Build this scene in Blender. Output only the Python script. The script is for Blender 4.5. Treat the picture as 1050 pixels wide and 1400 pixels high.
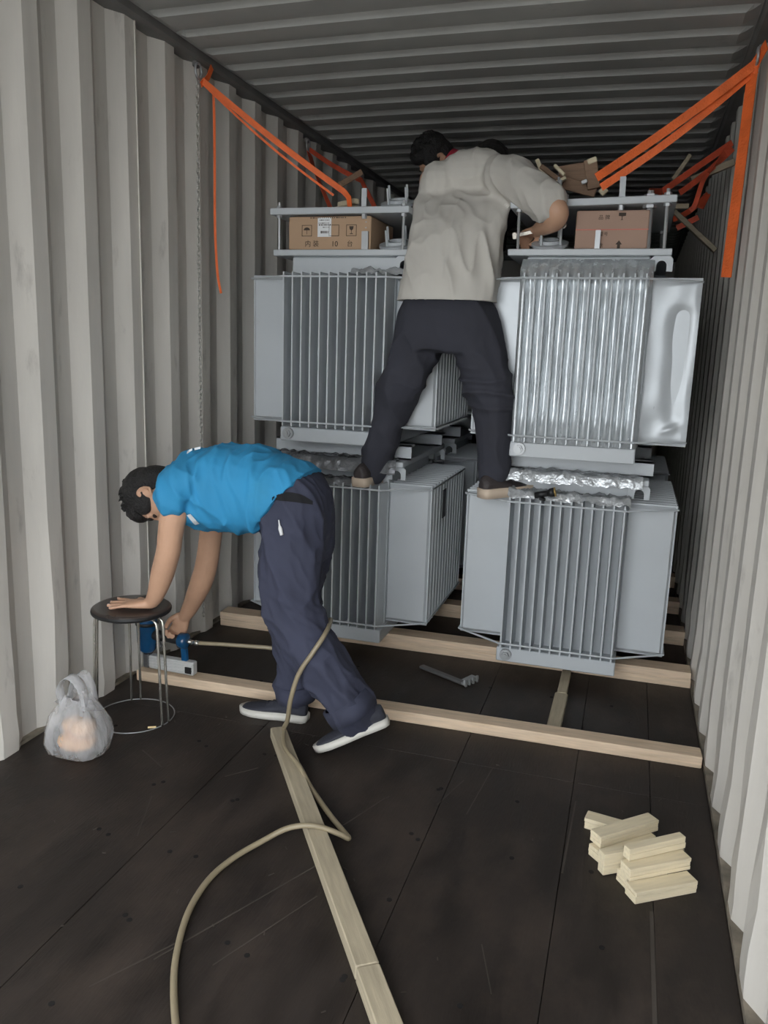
import bpy, math, random
import numpy as np
from mathutils import Vector, Matrix, noise
random.seed(7)
sc = bpy.context.scene
for o in list(bpy.data.objects): bpy.data.objects.remove(o)
C = sc.collection
R = math.radians

# ------------------------------------------------------------------ camera
FPX = 1101.24
CAM = Vector((1.988, 0.0, 1.438))
def cam_axes(yaw, pitch, roll):
    f0 = Vector((-math.sin(yaw), math.cos(yaw), 0)); r0 = Vector((math.cos(yaw), math.sin(yaw), 0)); up = Vector((0, 0, 1))
    f = f0*math.cos(pitch) - up*math.sin(pitch); u = up*math.cos(pitch) + f0*math.sin(pitch)
    return r0*math.cos(roll) + u*math.sin(roll), u*math.cos(roll) - r0*math.sin(roll), f
AX_R, AX_U, AX_F = cam_axes(R(16.795), R(11.464), R(1.915))
cd = bpy.data.cameras.new('camera'); cam = bpy.data.objects.new('camera', cd); C.objects.link(cam)
m = Matrix.Identity(4)
for i, a in enumerate((AX_R, AX_U, -AX_F)):
    for k in range(3): m[k][i] = a[k]
m.translation = CAM
cam.matrix_world = m
cd.sensor_fit = 'VERTICAL'; cd.sensor_height = 24.0; cd.lens = FPX/1400*24.0; cd.clip_start = .02
sc.camera = cam

# ------------------------------------------------------------------ world and exposure
world = bpy.data.worlds.new('overcast_sky'); sc.world = world; world.use_nodes = True
bg = world.node_tree.nodes['Background']
bg.inputs['Color'].default_value = (0.93, 0.97, 1.0, 1); bg.inputs['Strength'].default_value = 1.0
sc.view_settings.view_transform = 'Standard'; sc.view_settings.look = 'None'
sc.view_settings.gamma = 1; sc.view_settings.use_curve_mapping = False
sc.view_settings.exposure = 2.48

# ------------------------------------------------------------------ materials
MATS = {}
def mat(name, col, rough=.5, metal=0., var=.12, scale=6., stretch=(1, 1, 1), bump=0., bscale=60., bstretch=None,
        spec=.5, stain=None, stain_scale=3., stain_lo=.55, stain_hi=.75, stain_stretch=(1, 1, 1), alpha=1., trans=0., coat=0., rvar=.08):
    mt = bpy.data.materials.new(name); mt.use_nodes = True
    nt = mt.node_tree; N = nt.nodes; L = nt.links; b = N['Principled BSDF']
    tc = N.new('ShaderNodeTexCoord')
    def mapped(s):
        mp = N.new('ShaderNodeMapping'); mp.inputs['Scale'].default_value = s
        L.new(tc.outputs['Object'], mp.inputs['Vector']); return mp.outputs['Vector']
    nz = N.new('ShaderNodeTexNoise'); nz.inputs['Scale'].default_value = scale; nz.inputs['Detail'].default_value = 6
    L.new(mapped(stretch), nz.inputs['Vector'])
    cr = N.new('ShaderNodeValToRGB'); e = cr.color_ramp.elements
    e[0].position = .3; e[1].position = .7
    e[0].color = tuple(max(0, c*(1-var)) for c in col) + (1,); e[1].color = tuple(min(1, c*(1+var)) for c in col) + (1,)
    L.new(nz.outputs['Fac'], cr.inputs['Fac']); out = cr.outputs['Color']
    if stain:
        n2 = N.new('ShaderNodeTexNoise'); n2.inputs['Scale'].default_value = stain_scale; n2.inputs['Detail'].default_value = 8
        n2.inputs['Roughness'].default_value = .65
        L.new(mapped(stain_stretch), n2.inputs['Vector'])
        mr = N.new('ShaderNodeMapRange'); mr.inputs['From Min'].default_value = stain_lo; mr.inputs['From Max'].default_value = stain_hi
        L.new(n2.outputs['Fac'], mr.inputs['Value'])
        mx = N.new('ShaderNodeMixRGB'); L.new(mr.outputs['Result'], mx.inputs['Fac']); L.new(out, mx.inputs['Color1'])
        mx.inputs['Color2'].default_value = tuple(stain) + (1,); out = mx.outputs['Color']
    L.new(out, b.inputs['Base Color'])
    rr = N.new('ShaderNodeMapRange'); rr.inputs['To Min'].default_value = max(.03, rough-rvar); rr.inputs['To Max'].default_value = min(1, rough+rvar)
    L.new(nz.outputs['Fac'], rr.inputs['Value']); L.new(rr.outputs['Result'], b.inputs['Roughness'])
    b.inputs['Metallic'].default_value = metal; b.inputs['Specular IOR Level'].default_value = spec
    b.inputs['Alpha'].default_value = alpha; b.inputs['Transmission Weight'].default_value = trans
    b.inputs['Coat Weight'].default_value = coat
    if bump:
        n3 = N.new('ShaderNodeTexNoise'); n3.inputs['Scale'].default_value = bscale; n3.inputs['Detail'].default_value = 5
        L.new(mapped(bstretch or stretch), n3.inputs['Vector'])
        bp = N.new('ShaderNodeBump'); bp.inputs['Strength'].default_value = bump; bp.inputs['Distance'].default_value = .01
        L.new(n3.outputs['Fac'], bp.inputs['Height']); L.new(bp.outputs['Normal'], b.inputs['Normal'])
    MATS[name] = mt
    return mt
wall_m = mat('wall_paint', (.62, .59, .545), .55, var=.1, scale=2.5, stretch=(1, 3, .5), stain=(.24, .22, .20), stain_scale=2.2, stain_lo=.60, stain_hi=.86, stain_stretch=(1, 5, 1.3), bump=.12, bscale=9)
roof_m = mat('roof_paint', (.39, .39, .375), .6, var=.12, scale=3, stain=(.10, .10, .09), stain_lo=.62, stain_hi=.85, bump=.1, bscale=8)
rail_m = mat('rail_paint', (.17, .165, .16), .6, var=.2)
lip_m = mat('rusty_rail', (.22, .19, .15), .8, var=.4, scale=14, bump=.3)
floor_m = mat('floor_plywood', (.026, .020, .017), .55, var=.4, scale=3, stretch=(4, 1, 1), stain=(.062, .046, .037), stain_scale=2.4, stain_lo=.46, stain_hi=.78, stain_stretch=(1.6, 1, 1), bump=.18, bscale=22, bstretch=(7, 1, 1), rvar=.2, spec=.35)
gap_m = mat('dark_joint', (.006, .005, .005), .9)
scratch_m = mat('floor_scratch', (.06, .05, .042), .7, var=.3)
ground_m = mat('yard_concrete', (.34, .33, .31), .9, var=.15)
steel_m = mat('grey_enamel', (.50, .53, .555), .38, var=.04, scale=3, stain=(.38, .39, .40), stain_scale=5, stain_lo=.62, stain_hi=.9, bump=.05, bscale=5)
film_m = mat('film_gloss', (.56, .59, .61), .26, metal=.45, var=.16, scale=5, stretch=(6, 6, .6), bump=.35, bscale=13, bstretch=(3, 3, .35), rvar=.1)
filmplate_m = mat('film_plate', (.53, .56, .585), .31, metal=.14, var=.06, scale=4, bump=.25, bscale=4)
foil_m = mat('crumpled_film', (.56, .58, .60), .24, metal=.5, var=.25, scale=14, bump=1., bscale=30, rvar=.12)
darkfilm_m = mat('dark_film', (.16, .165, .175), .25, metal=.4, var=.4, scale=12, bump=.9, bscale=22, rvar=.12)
zinc_m = mat('zinc', (.40, .41, .42), .42, metal=.5, var=.1)
chain_m = mat('galvanised_link', (.46, .45, .42), .3, metal=.75, var=.1)
alu_m = mat('brushed_aluminium', (.62, .62, .61), .4, metal=.15, var=.06)
chrome_m = mat('chrome', (.60, .575, .52), .25, metal=.8, var=.05)
dsteel_m = mat('dark_steel', (.19, .19, .195), .45, metal=.6, var=.3)
wood_m = mat('pine', (.70, .54, .39), .7, var=.13, scale=7, stretch=(1.2, 14, 14), bump=.12, bscale=30, stain=(.50, .35, .19), stain_scale=5, stain_stretch=(1, 9, 9), stain_lo=.55, stain_hi=.85)
woodp_m = mat('pale_pine', (.76, .66, .47), .7, var=.1, scale=7, stretch=(1.2, 14, 14), bump=.1, bscale=30)
woodg_m = mat('weathered_wood', (.42, .36, .26), .75, var=.15, scale=6, stretch=(1.2, 12, 12), bump=.12, bscale=30)
ply_m = mat('glue_line', (.42, .30, .18), .8, var=.2)
woodd_m = mat('brown_wood', (.27, .17, .11), .75, var=.2, scale=7, stretch=(1.2, 12, 12))
card_m = mat('cardboard', (.46, .31, .20), .85, var=.06, scale=4, bump=.06, bscale=60)
cardp_m = mat('pinkish_cardboard', (.42, .28, .215), .85, var=.06, scale=4)
print_m = mat('print_ink', (.055, .04, .03), .8)
redtape_m = mat('red_tape', (.55, .16, .11), .5)
paper_m = mat('label_paper', (.78, .79, .80), .7, var=.03)
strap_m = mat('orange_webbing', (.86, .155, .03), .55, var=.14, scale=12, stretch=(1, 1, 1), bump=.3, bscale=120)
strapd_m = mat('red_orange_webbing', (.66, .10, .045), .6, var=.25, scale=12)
skin_m = mat('skin', (.57, .34, .225), .5, var=.09, scale=9, bump=.06, bscale=60)
nail_m = mat('fingernail', (.62, .42, .34), .35, var=.05)
hair_m = mat('black_hair', (.011, .010, .010), .5, var=.3, scale=60, bump=.9, bscale=150)
eye_m = mat('eye', (.03, .02, .02), .2)
blue_m = mat('blue_cotton', (.030, .27, .52), .8, var=.07, scale=5, bump=.15, bscale=14, stain=(.04, .24, .38), stain_scale=2.2, stain_lo=.55, stain_hi=.9)
white_m = mat('white_print', (.8, .85, .88), .7)
navy_m = mat('navy_twill', (.040, .044, .075), .85, var=.14, scale=5, bump=.3, bscale=16)
blackpocket_m = mat('pocket_black', (.009, .009, .012), .9)
char_m = mat('charcoal_trouser', (.036, .037, .050), .85, var=.14, scale=5, bump=.3, bscale=15)
cream_m = mat('cream_cotton', (.58, .555, .51), .85, var=.04, scale=4, bump=.2, bscale=10)
jacket_m = mat('black_jacket', (.012, .012, .018), .85, var=.2)
red_m = mat('red_fabric', (.45, .02, .05), .8, var=.2)
shoe_m = mat('navy_canvas', (.030, .032, .045), .8, var=.2, bump=.25, bscale=90)
sole_m = mat('white_sole', (.62, .60, .55), .6, var=.1)
brownshoe_m = mat('dark_sneaker', (.045, .036, .036), .6, var=.25, bump=.3, bscale=60)
beige_m = mat('beige_sole', (.62, .50, .39), .6, var=.1)
seat_m = mat('stool_seat', (.05, .038, .034), .28, var=.3, scale=5)
black_m = mat('black_rubber', (.012, .012, .013), .5)
tool_m = mat('blue_tool_enamel', (.008, .075, .19), .22, var=.25, scale=8, coat=.3)
hose_m = mat('khaki_hose', (.30, .25, .165), .4, var=.12, scale=8)
bread_m = mat('bread', (.72, .40, .17), .8, var=.25, scale=9)
yellow_m = mat('yellow_tape', (.75, .62, .03), .4)
brass_m = mat('brass', (.6, .42, .15), .3, metal=.8)
butt_m = mat('cigarette', (.72, .56, .30), .8)
# thin translucent bag plastic
def bag_mat():
    mt = bpy.data.materials.new('bag_plastic'); mt.use_nodes = True; nt = mt.node_tree; N = nt.nodes; L = nt.links
    for n in list(N): N.remove(n)
    out = N.new('ShaderNodeOutputMaterial'); mix = N.new('ShaderNodeMixShader'); tr = N.new('ShaderNodeBsdfTransparent')
    pb = N.new('ShaderNodeBsdfPrincipled'); pb.inputs['Base Color'].default_value = (.80, .80, .82, 1); pb.inputs['Roughness'].default_value = .22
    nz = N.new('ShaderNodeTexNoise'); nz.inputs['Scale'].default_value = 9; nz.inputs['Detail'].default_value = 4
    tc = N.new('ShaderNodeTexCoord'); mp = N.new('ShaderNodeMapping'); mp.inputs['Scale'].default_value = (2.2, 2.2, .8)
    L.new(tc.outputs['Object'], mp.inputs['Vector']); L.new(mp.outputs['Vector'], nz.inputs['Vector'])
    bp = N.new('ShaderNodeBump'); bp.inputs['Strength'].default_value = 1; bp.inputs['Distance'].default_value = .02
    L.new(nz.outputs['Fac'], bp.inputs['Height']); L.new(bp.outputs['Normal'], pb.inputs['Normal'])
    mr = N.new('ShaderNodeMapRange'); mr.inputs['To Min'].default_value = .10; mr.inputs['To Max'].default_value = .58
    L.new(nz.outputs['Fac'], mr.inputs['Value']); L.new(mr.outputs['Result'], mix.inputs['Fac'])
    L.new(tr.outputs[0], mix.inputs[1]); L.new(pb.outputs[0], mix.inputs[2]); L.new(mix.outputs[0], out.inputs[0])
    return mt
bag_m = bag_mat()

# ------------------------------------------------------------------ mesh helpers
def V(*a): return Vector(a)
def at(px, py, Y):
    """point of the place seen at a photograph pixel, at depth Y"""
    d = AX_R*((px-525)/FPX) - AX_U*((py-700)/FPX) + AX_F
    return CAM + d*((Y-CAM.y)/d.y)
def frame_from(d, up=None):
    d = d.normalized()
    up = up or (V(0, 0, 1) if abs(d.z) < .95 else V(0, 1, 0))
    s = d.cross(up).normalized(); return s, s.cross(d).normalized()
class MB:
    def __init__(s): s.v = []; s.f = []
    def add(s, vs, fs):
        n = len(s.v); s.v += [tuple(v) for v in vs]; s.f += [tuple(i+n for i in f) for f in fs]; return s
    def box(s, lo, hi, M=None, bev=0.):
        (x0, y0, z0), (x1, y1, z1) = lo, hi
        if bev <= 0:
            vs = [V(x, y, z) for z in (z0, z1) for x, y in ((x0, y0), (x1, y0), (x1, y1), (x0, y1))]
            fs = [(3, 2, 1, 0), (4, 5, 6, 7), (0, 1, 5, 4), (1, 2, 6, 5), (2, 3, 7, 6), (3, 0, 4, 7)]
        else:
            b = min(bev, (x1-x0)*.45, (y1-y0)*.45, (z1-z0)*.45); vs = []; fs = []
            def rc(i, z): return [V(x0+i, y0+i+b, z), V(x0+i+b, y0+i, z), V(x1-i-b, y0+i, z), V(x1-i, y0+i+b, z), V(x1-i, y1-i-b, z), V(x1-i-b, y1-i, z), V(x0+i+b, y1-i, z), V(x0+i, y1-i-b, z)]
            for i, z in ((b*.8, z0), (0, z0+b), (0, z1-b), (b*.8, z1)): vs += rc(i, z)
            fs = [tuple(range(7, -1, -1)), tuple(range(24, 32))]
            for k in range(3):
                for j in range(8): fs.append((k*8+j, k*8+(j+1) % 8, k*8+8+(j+1) % 8, k*8+8+j))
        if M: vs = [M @ v for v in vs]
        return s.add(vs, fs)
    def bar(s, p0, p1, w, h, up=None, bev=0.):
        p0 = Vector(p0); p1 = Vector(p1); d = p1-p0; L = d.length; sd, u = frame_from(d, up); d.normalize()
        M = Matrix((( d.x, sd.x, u.x, p0.x), (d.y, sd.y, u.y, p0.y), (d.z, sd.z, u.z, p0.z), (0, 0, 0, 1)))
        return s.box((0, -w/2, -h/2), (L, w/2, h/2), M, bev)
    def ring_loft(s, rings, cap=True):
        n = len(rings[0]); b = len(s.v); vs = [p for r in rings for p in r]; fs = []
        for k in range(len(rings)-1):
            for j in range(n): fs.append((k*n+j, k*n+(j+1) % n, (k+1)*n+(j+1) % n, (k+1)*n+j))
        if cap:
            fs.append(tuple(range(n-1, -1, -1))); fs.append(tuple((len(rings)-1)*n+j for j in range(n)))
        return s.add(vs, fs)
    def tube(s, pts, r, n=8, cap=True):
        pts = [Vector(p) for p in pts]; rs = r if isinstance(r, (list, tuple)) else [r]*len(pts)
        prev = None; rings = []
        for i, p in enumerate(pts):
            d = (pts[min(i+1, len(pts)-1)] - pts[max(i-1, 0)]).normalized()
            if prev is None: sd, u = frame_from(d)
            else:
                sd = (prev - d*prev.dot(d)).normalized(); u = sd.cross(d)
            prev = sd
            rings.append([p + (sd*math.cos(2*math.pi*j/n) + u*math.sin(2*math.pi*j/n))*rs[i] for j in range(n)])
        return s.ring_loft(rings, cap)
    def cyl(s, p0, p1, r, n=16, r1=None): return s.tube([p0, p1], [r, r1 if r1 is not None else r], n)
    def lathe(s, prof, n=24, M=None):
        rings = [[V(r*math.cos(2*math.pi*j/n), r*math.sin(2*math.pi*j/n), z) for j in range(n)] for r, z in prof]
        if M: rings = [[M @ p for p in rg] for rg in rings]
        return s.ring_loft(rings)
    def ell(s, c, a, b=None, cc=None, n=18, k=10):
        """ellipsoid with half axis vectors"""
        c = Vector(c)
        if not isinstance(a, Vector): a, b, cc = V(a[0], 0, 0), V(0, a[1], 0), V(0, 0, a[2])
        rings = []
        for i in range(k+1):
            t = math.pi*(i+.02)/(k+.04); rings.append([c + cc*(-math.cos(t)) + (a*math.cos(2*math.pi*j/n) + b*math.sin(2*math.pi*j/n))*math.sin(t) for j in range(n)])
        return s.ring_loft(rings)
    def prism(s, poly, t, M):
        """polygon in local xy extruded by t along local z"""
        n = len(poly); vs = [M @ V(x, y, 0) for x, y in poly] + [M @ V(x, y, t) for x, y in poly]
        fs = [tuple(range(n-1, -1, -1)), tuple(range(n, 2*n))] + [(j, (j+1) % n, n+(j+1) % n, n+j) for j in range(n)]
        return s.add(vs, fs)
    def mesh(s, name, material, smooth=False):
        me = bpy.data.meshes.new(name); me.from_pydata(s.v, [], s.f); me.update()
        if smooth:
            for p in me.polygons: p.use_smooth = True
        if material: me.materials.append(material)
        return me
    def build(s, name, material, parent=None, smooth=False):
        return link(name, s.mesh(name, material, smooth), parent)
def link(name, me, parent=None, loc=None):
    o = bpy.data.objects.new(name, me); C.objects.link(o)
    if parent: o.parent = parent
    if loc is not None: o.location = loc
    return o
def recalc(o):
    import bmesh
    b = bmesh.new(); b.from_mesh(o.data); bmesh.ops.recalc_face_normals(b, faces=b.faces); b.to_mesh(o.data); b.free()
def tag(o, label=None, cat=None, group=None, kind=None):
    if label: o['label'] = label
    if cat: o['category'] = cat
    if group: o['group'] = group
    if kind: o['kind'] = kind
    return o
def thing(name, label, cat, loc=(0, 0, 0), rz=0., group=None):
    o = link(name, None); o.location = loc; o.rotation_euler = (0, 0, rz); o.empty_display_size = .1
    return tag(o, label, cat, group)
def spline(pts, k=8):
    P = [Vector(p) for p in pts]; out = []
    for i in range(len(P)-1):
        a = P[max(i-1, 0)]; b = P[i]; c = P[i+1]; d = P[min(i+2, len(P)-1)]
        for j in range(k):
            t = j/k; out.append(.5*((2*b) + (c-a)*t + (2*a-5*b+4*c-d)*t*t + (3*b-a-3*c+d)*t**3))
    out.append(P[-1]); return out
def ribbon(pts, w, t=.003, wid=None, twist=None):
    """flat webbing along points; wid: width direction, twist: optional list of width directions"""
    mb = MB(); rings = []; P = [Vector(p) for p in pts]
    for i, p in enumerate(P):
        d = (P[min(i+1, len(P)-1)] - P[max(i-1, 0)]).normalized(); wv = twist[i] if twist else wid
        wv = (wv - d*wv.dot(d)).normalized(); nv = d.cross(wv)
        rings.append([p + wv*w/2 + nv*t/2, p - wv*w/2 + nv*t/2, p - wv*w/2 - nv*t/2, p + wv*w/2 - nv*t/2])
    return mb.ring_loft(rings)

# ================================================================== SETTING
Y0, Y1, W, H = -.45, 11.4, 2.35, 2.69
def corr(y, phase, pitch, flat_in, slope, depth):
    """0 at the outer flat, depth at the inner ridge; the ridge ends at the phase"""
    u = (y-phase) % pitch; s0 = pitch-flat_in
    if u < slope: return depth*(1-u/slope)
    if u < s0-slope: return 0.
    if u < s0: return depth*(u-(s0-slope))/slope
    return depth
def wall(name, xin, sgn, phase):
    pitch, fi, sl, dp = .278, .072, .066, .040
    ys = set([Y0, Y1]); k = -14
    while phase+k*pitch < Y1:
        b = phase+k*pitch
        for q in (0, sl, pitch-fi-sl, pitch-fi):
            if Y0 < b+q < Y1: ys.add(round(b+q, 5))
        k += 1
    ys = sorted(ys); zs = [.0, .06, .14, .25, .45, .8, 1.2, 1.7, 2.2, 2.66]
    vs = []; fs = []
    rnd = random.Random(3)
    for y in ys:
        d = corr(y+1e-5, phase, pitch, fi, sl, dp)
        for z in zs:
            dent = 0
            if d > .01 and .03 < z < .5: dent = .010*noise.noise(V(y*4.1, z*6, 3 if sgn > 0 else 9))
            vs.append((xin - sgn*(dp-d) + sgn*dent, y + dent*1.2, z))
    n = len(zs)
    for i in range(len(ys)-1):
        for j in range(n-1):
            q = (i*n+j, (i+1)*n+j, (i+1)*n+j+1, i*n+j+1); fs.append(q if sgn > 0 else q[::-1])
    mb = MB(); mb.add(vs, fs); o = mb.build(name, wall_m)
    sol = o.modifiers.new('thick', 'SOLIDIFY'); sol.thickness = .003; sol.offset = -1
    return tag(o, kind='structure')
wall_l = wall('wall_left', .018, 1, 2.424)
wall_r = wall('wall_right', 2.349, -1, 1.83)
MB().box((.019, 2.968, .03), (.0235, 2.974, 2.645)).build('panel_seam', wall_m, wall_l)
# roof: transverse pressed ribs that fade out before the side rails
def roof():
    pitch, dp, sl = .2075, .022, .016; ph = 4.157
    ys = set([Y0, Y1]); k = -30
    while ph+k*pitch < Y1:
        b = ph+k*pitch
        for q in (0, sl, .085, .085+sl):
            if Y0 < b+q < Y1: ys.add(round(b+q, 5))
        k += 1
    ys = sorted(ys); xs = [-.02, .05, .075, .10, .14] + [.2+.195*i for i in range(11)] + [2.21, 2.25, 2.275, 2.30, 2.375]
    vs = []; fs = []
    for y in ys:
        u = (y+1e-5-ph) % pitch
        low = 1-u/sl if u < sl else 0 if u < .085 else (u-.085)/sl if u < .085+sl else 1
        for x in xs:
            e = min(max((min(x, W-x)-.05)/.05, 0), 1)
            crown = .010*(1-((x-W/2)/(W/2))**2)
            vs.append((x, y, 2.685 + crown - dp*low*e + (1-e)*.0))
    n = len(xs)
    for i in range(len(ys)-1):
        for j in range(n-1): fs.append((i*n+j, i*n+j+1, (i+1)*n+j+1, (i+1)*n+j)[::-1])
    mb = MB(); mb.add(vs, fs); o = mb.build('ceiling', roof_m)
    sol = o.modifiers.new('thick', 'SOLIDIFY'); sol.thickness = .003; sol.offset = -1
    return tag(o, kind='structure')
roof()
tag(MB().box((-.06, Y0, 2.645), (.048, Y1, 2.70), bev=.012).build('trim_1', rail_m), kind='structure')
tag(MB().box((2.305, Y0, 2.645), (2.41, Y1, 2.70), bev=.012).build('trim_2', rail_m), kind='structure')
tag(MB().box((-.06, Y0, -.14), (.002, Y1, .012)).build('baseboard_left', lip_m), kind='structure')
tag(MB().box((2.346, Y0, -.14), (2.42, Y1, .018)).build('baseboard_right', lip_m), kind='structure')
tag(MB().box((-.06, Y1, -.1), (2.41, Y1+.04, 2.7)).build('wall_back', wall_m), kind='structure')
# floor: plywood panels with recessed joints
fl = tag(MB().box((-.02, Y0, -.10), (2.37, Y1, -.012)).build('floor', gap_m), kind='structure')
xs = [.0, .745, 1.507, 1.91, 2.16, 2.345]; ycut = [Y0, 2.62, 5.02, Y1]
for i in range(len(xs)-1):
    off = 0
    for j in range(3):
        MB().box((xs[i]+.001, ycut[j]+.0006, -.028), (xs[i+1]-.001, ycut[j+1]-.0006, 0), bev=.001).build('floor_board', floor_m, fl)
mb = MB(); rnd = random.Random(5)
for yy in (1.24, 1.535, 1.83, 2.125, 2.415, 3.0, 3.3):
    for xx in (.22, .56, .60, .86, .885, 1.13, 1.23, 1.49, 1.495, 1.75, 2.02):
        if rnd.random() < .72:
            x = xx+rnd.uniform(-.03, .03); y = yy+rnd.uniform(-.015, .015)
            mb.lathe([(.0075, -.002), (.0075, .0012), (.003, .0015)], 8, Matrix.Translation((x, y, 0)))
tag(mb.build('screw_heads', gap_m, fl), kind='stuff')
mb = MB()
for a, b, w in (((1.25, 1.90), (1.02, 1.44), .004), ((1.30, 1.78), (1.16, 1.47), .003), ((1.05, 1.52), (.93, 1.32), .004), ((.86, 2.33), (.78, 2.24), .004), ((1.33, 2.30), (1.25, 2.10), .004), ((1.63, 2.62), (1.60, 2.3), .003), ((1.925, 2.5), (1.915, 2.1), .005), ((.62, 2.05), (.7, 1.85), .004), ((1.55, 2.50), (1.50, 2.32), .004), ((.42, 2.30), (.55, 2.22), .005), ((1.75, 1.75), (1.8, 1.6), .003), ((2.155, 2.02), (2.157, 1.4), .010)):
    mb.bar((a[0], a[1], .0006), (b[0], b[1], .0006), w, .0008)
for k in range(60):
    x = rnd.uniform(.3, 2.25); y = rnd.uniform(1.35, 3.4); t = rnd.uniform(0, 3); l = rnd.uniform(.004, .018)
    mb.bar((x, y, .001), (x+l*math.cos(t), y+l*math.sin(t), .0012), .003, .0016)
tag(mb.build('scuffs_and_chips', scratch_m, fl), kind='stuff')
tag(MB().box((-14, -24, -1.36), (16, 10, -1.3)).build('ground', ground_m), kind='structure')

# ================================================================== TRANSFORMERS
def fin_mesh_front():
    # pressed fin, seen edge on from the front: y 0 (front) .. .125
    vs = []; fs = []; T = [(.070, .0022), (.10, .003), (.17, .0065), (.65, .0065), (.725, .003), (.755, .0022)]
    for z, t in T:
        vs += [(-.0034, 0, z), (.0034, 0, z), (t, .035, z), (.006, .125, z), (-.006, .125, z), (-t, .035, z)]
    mb = MB(); mb.ring_loft([vs[i*6:i*6+6] for i in range(len(T))]); return mb.mesh('fin', None)
def fin_mesh_side():
    # wide pressed plate reaching out in +x .24 .. .452, thin in y, with a raised panel facing -y
    mb = MB()
    # hollow pressed plate: thin welded rim all round, thicker panel inside
    def ring(x0, x1, z0, z1, y): return [V(x0, y, z0), V(x1, y, z0), V(x1, y, z1), V(x0, y, z1)]
    o_ = (.24, .452, .075, .750); i_ = (.247, .446, .082, .743); j_ = (.256, .437, .096, .729)
    mb.ring_loft([ring(*j_, .001), ring(*i_, .0125), ring(*o_, .013), ring(*o_, .016), ring(*i_, .0165), ring(*j_, .027)])
    return mb.mesh('fin_plate', None)
def lug(mb, x, y, z):
    # hook shaped lifting eye: plate in the xz plane
    o = [(-.045, 0), (.045, 0), (.045, .045), (.03, .062), (-.02, .062), (-.045, .045)]
    a = [(math.cos(t)*.02+.002, math.sin(t)*.02+.022) for t in [math.pi*k/8 for k in range(9)]]
    poly = [(-.045, 0), (-.018, 0)] + a[::-1] + [(.022, 0), (.045, 0), (.045, .048), (.03, .062), (-.025, .062), (-.045, .045)]
    M = Matrix.Translation((x, y, z)) @ Matrix.Rotation(R(90), 4, 'X')
    mb.prism(poly, .012, M)
FINS = {}
def unit(label, cx, yf, z0, mt, plate_mt, skid, full=True, side_n=13):
    t = thing('transformer', label, 'transformer', (cx, yf, z0), 0, 'oil transformers stacked in the container')
    tk = MB().box((-.248, .12, .0), (.248, .88, .832), bev=.006).build('tank', mt, t)
    MB().box((-.258, .022, .0), (.258, .978, .064), bev=.004).build('base_box', steel_m, t)
    MB().box((-.325, .08, .832), (.325, .92, .858), bev=.003).build('lid', steel_m, t)
    for k in ('f', 's'):
        mm = mt if k == 'f' else plate_mt
        if (k, mm.name) not in FINS:
            me = fin_mesh_front() if k == 'f' else fin_mesh_side(); me.materials.append(mm); FINS[(k, mm.name)] = me
    n = 12
    for i in range(n): link('front_fin', FINS[('f', mt.name)], t, (-.238+.0433*i, 0, 0))
    if full:
        MBr = MB()
        for i in range(n): MBr.box((-.241+.0433*i, .875, .07), (-.235+.0433*i, 1.0, .755))
        tag(MBr.build('rear_fins', mt, t), kind='stuff')
    for s in (1, -1):
        for i in range(side_n):
            o = link('side_fin', FINS[('s', plate_mt.name)], t, (0, .13+.0605*i, 0)); o.scale = (s, 1, 1)
    for z in (.092, .735):
        pts = [(-.247, -.004, z), (.247, -.004, z), (.455, .126, z), (.455, .865, z), (.247, 1.004, z), (-.247, 1.004, z), (-.455, .865, z), (-.455, .126, z), (-.247, -.004, z)]
        mb = MB()
        for a, b in zip(pts, pts[1:]): mb.cyl(a, b, .0045, 6)
        mb.build('brace_rod', steel_m, t)
    for x, y in ((.288, .10), (-.288, .90), (.288, .90)):
        mb = MB(); lug(mb, x, y+.012, .772); mb.build('lifting_lug', steel_m, t)
    mb = MB()
    for i in range(7):
        for y in (.90,):
            x = -.27+.09*i
            mb.cyl((x, y, .855), (x, y, .868), .008, 6); mb.cyl((x, y, .868), (x, y, .882), .004, 6)
    tag(mb.build('lid_bolts', zinc_m, t), kind='stuff')
    mb = MB(); mb.cyl((-.215, .022, .036), (-.215, .006, .036), .026, 16); mb.cyl((-.215, .006, .036), (-.215, -.006, .036), .017, 6); mb.cyl((-.215, -.006, .036), (-.215, -.014, .036), .010, 12)
    mb.build('drain_plug', zinc_m, t)
    if skid:
        for y in (.16, .78):
            for zz in ((-.068, -.060), (-.010, -.002)): pass
            mb = MB(); mb.box((-.34, y, -.069), (.34, y+.008, -.001)); mb.box((-.34, y, -.069), (.34, y+.06, -.061)); mb.box((-.34, y, -.009), (.34, y+.06, -.001))
            mb.build('skid_channel', steel_m, t)
    return t
CXL, CXR, YF = .690, 1.757, 3.42
ZL, ZU = .076, 1.004
LL = unit('grey finned transformer at the bottom of the left stack, behind the man in blue', CXL, YF, ZL, steel_m, steel_m, False)
LU = unit('grey finned transformer topping the left stack, under the carton with a white label', CXL, YF, ZU, steel_m, steel_m, True)
RL = unit('grey finned transformer at the bottom of the right stack, a black torch on its top', CXR, YF, ZL, steel_m, steel_m, False)
RU = unit('shiny film-wrapped finned transformer at the top of the right stack', CXR, YF, ZU, steel_m, filmplate_m, True)
unit('second-row transformer at the bottom, seen in the dark gap between the two front stacks', CXL, YF+1.10, ZL, steel_m, steel_m, False)
unit('second-row transformer in the upper tier behind the left front stack', CXL, YF+1.10, ZU, steel_m, steel_m, True)
unit('second-row transformer at the bottom behind the right front stack', CXR, YF+1.10, ZL, steel_m, steel_m, False)
unit('second-row transformer in the upper tier behind the right front stack', CXR, YF+1.10, ZU, steel_m, steel_m, True)
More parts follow.
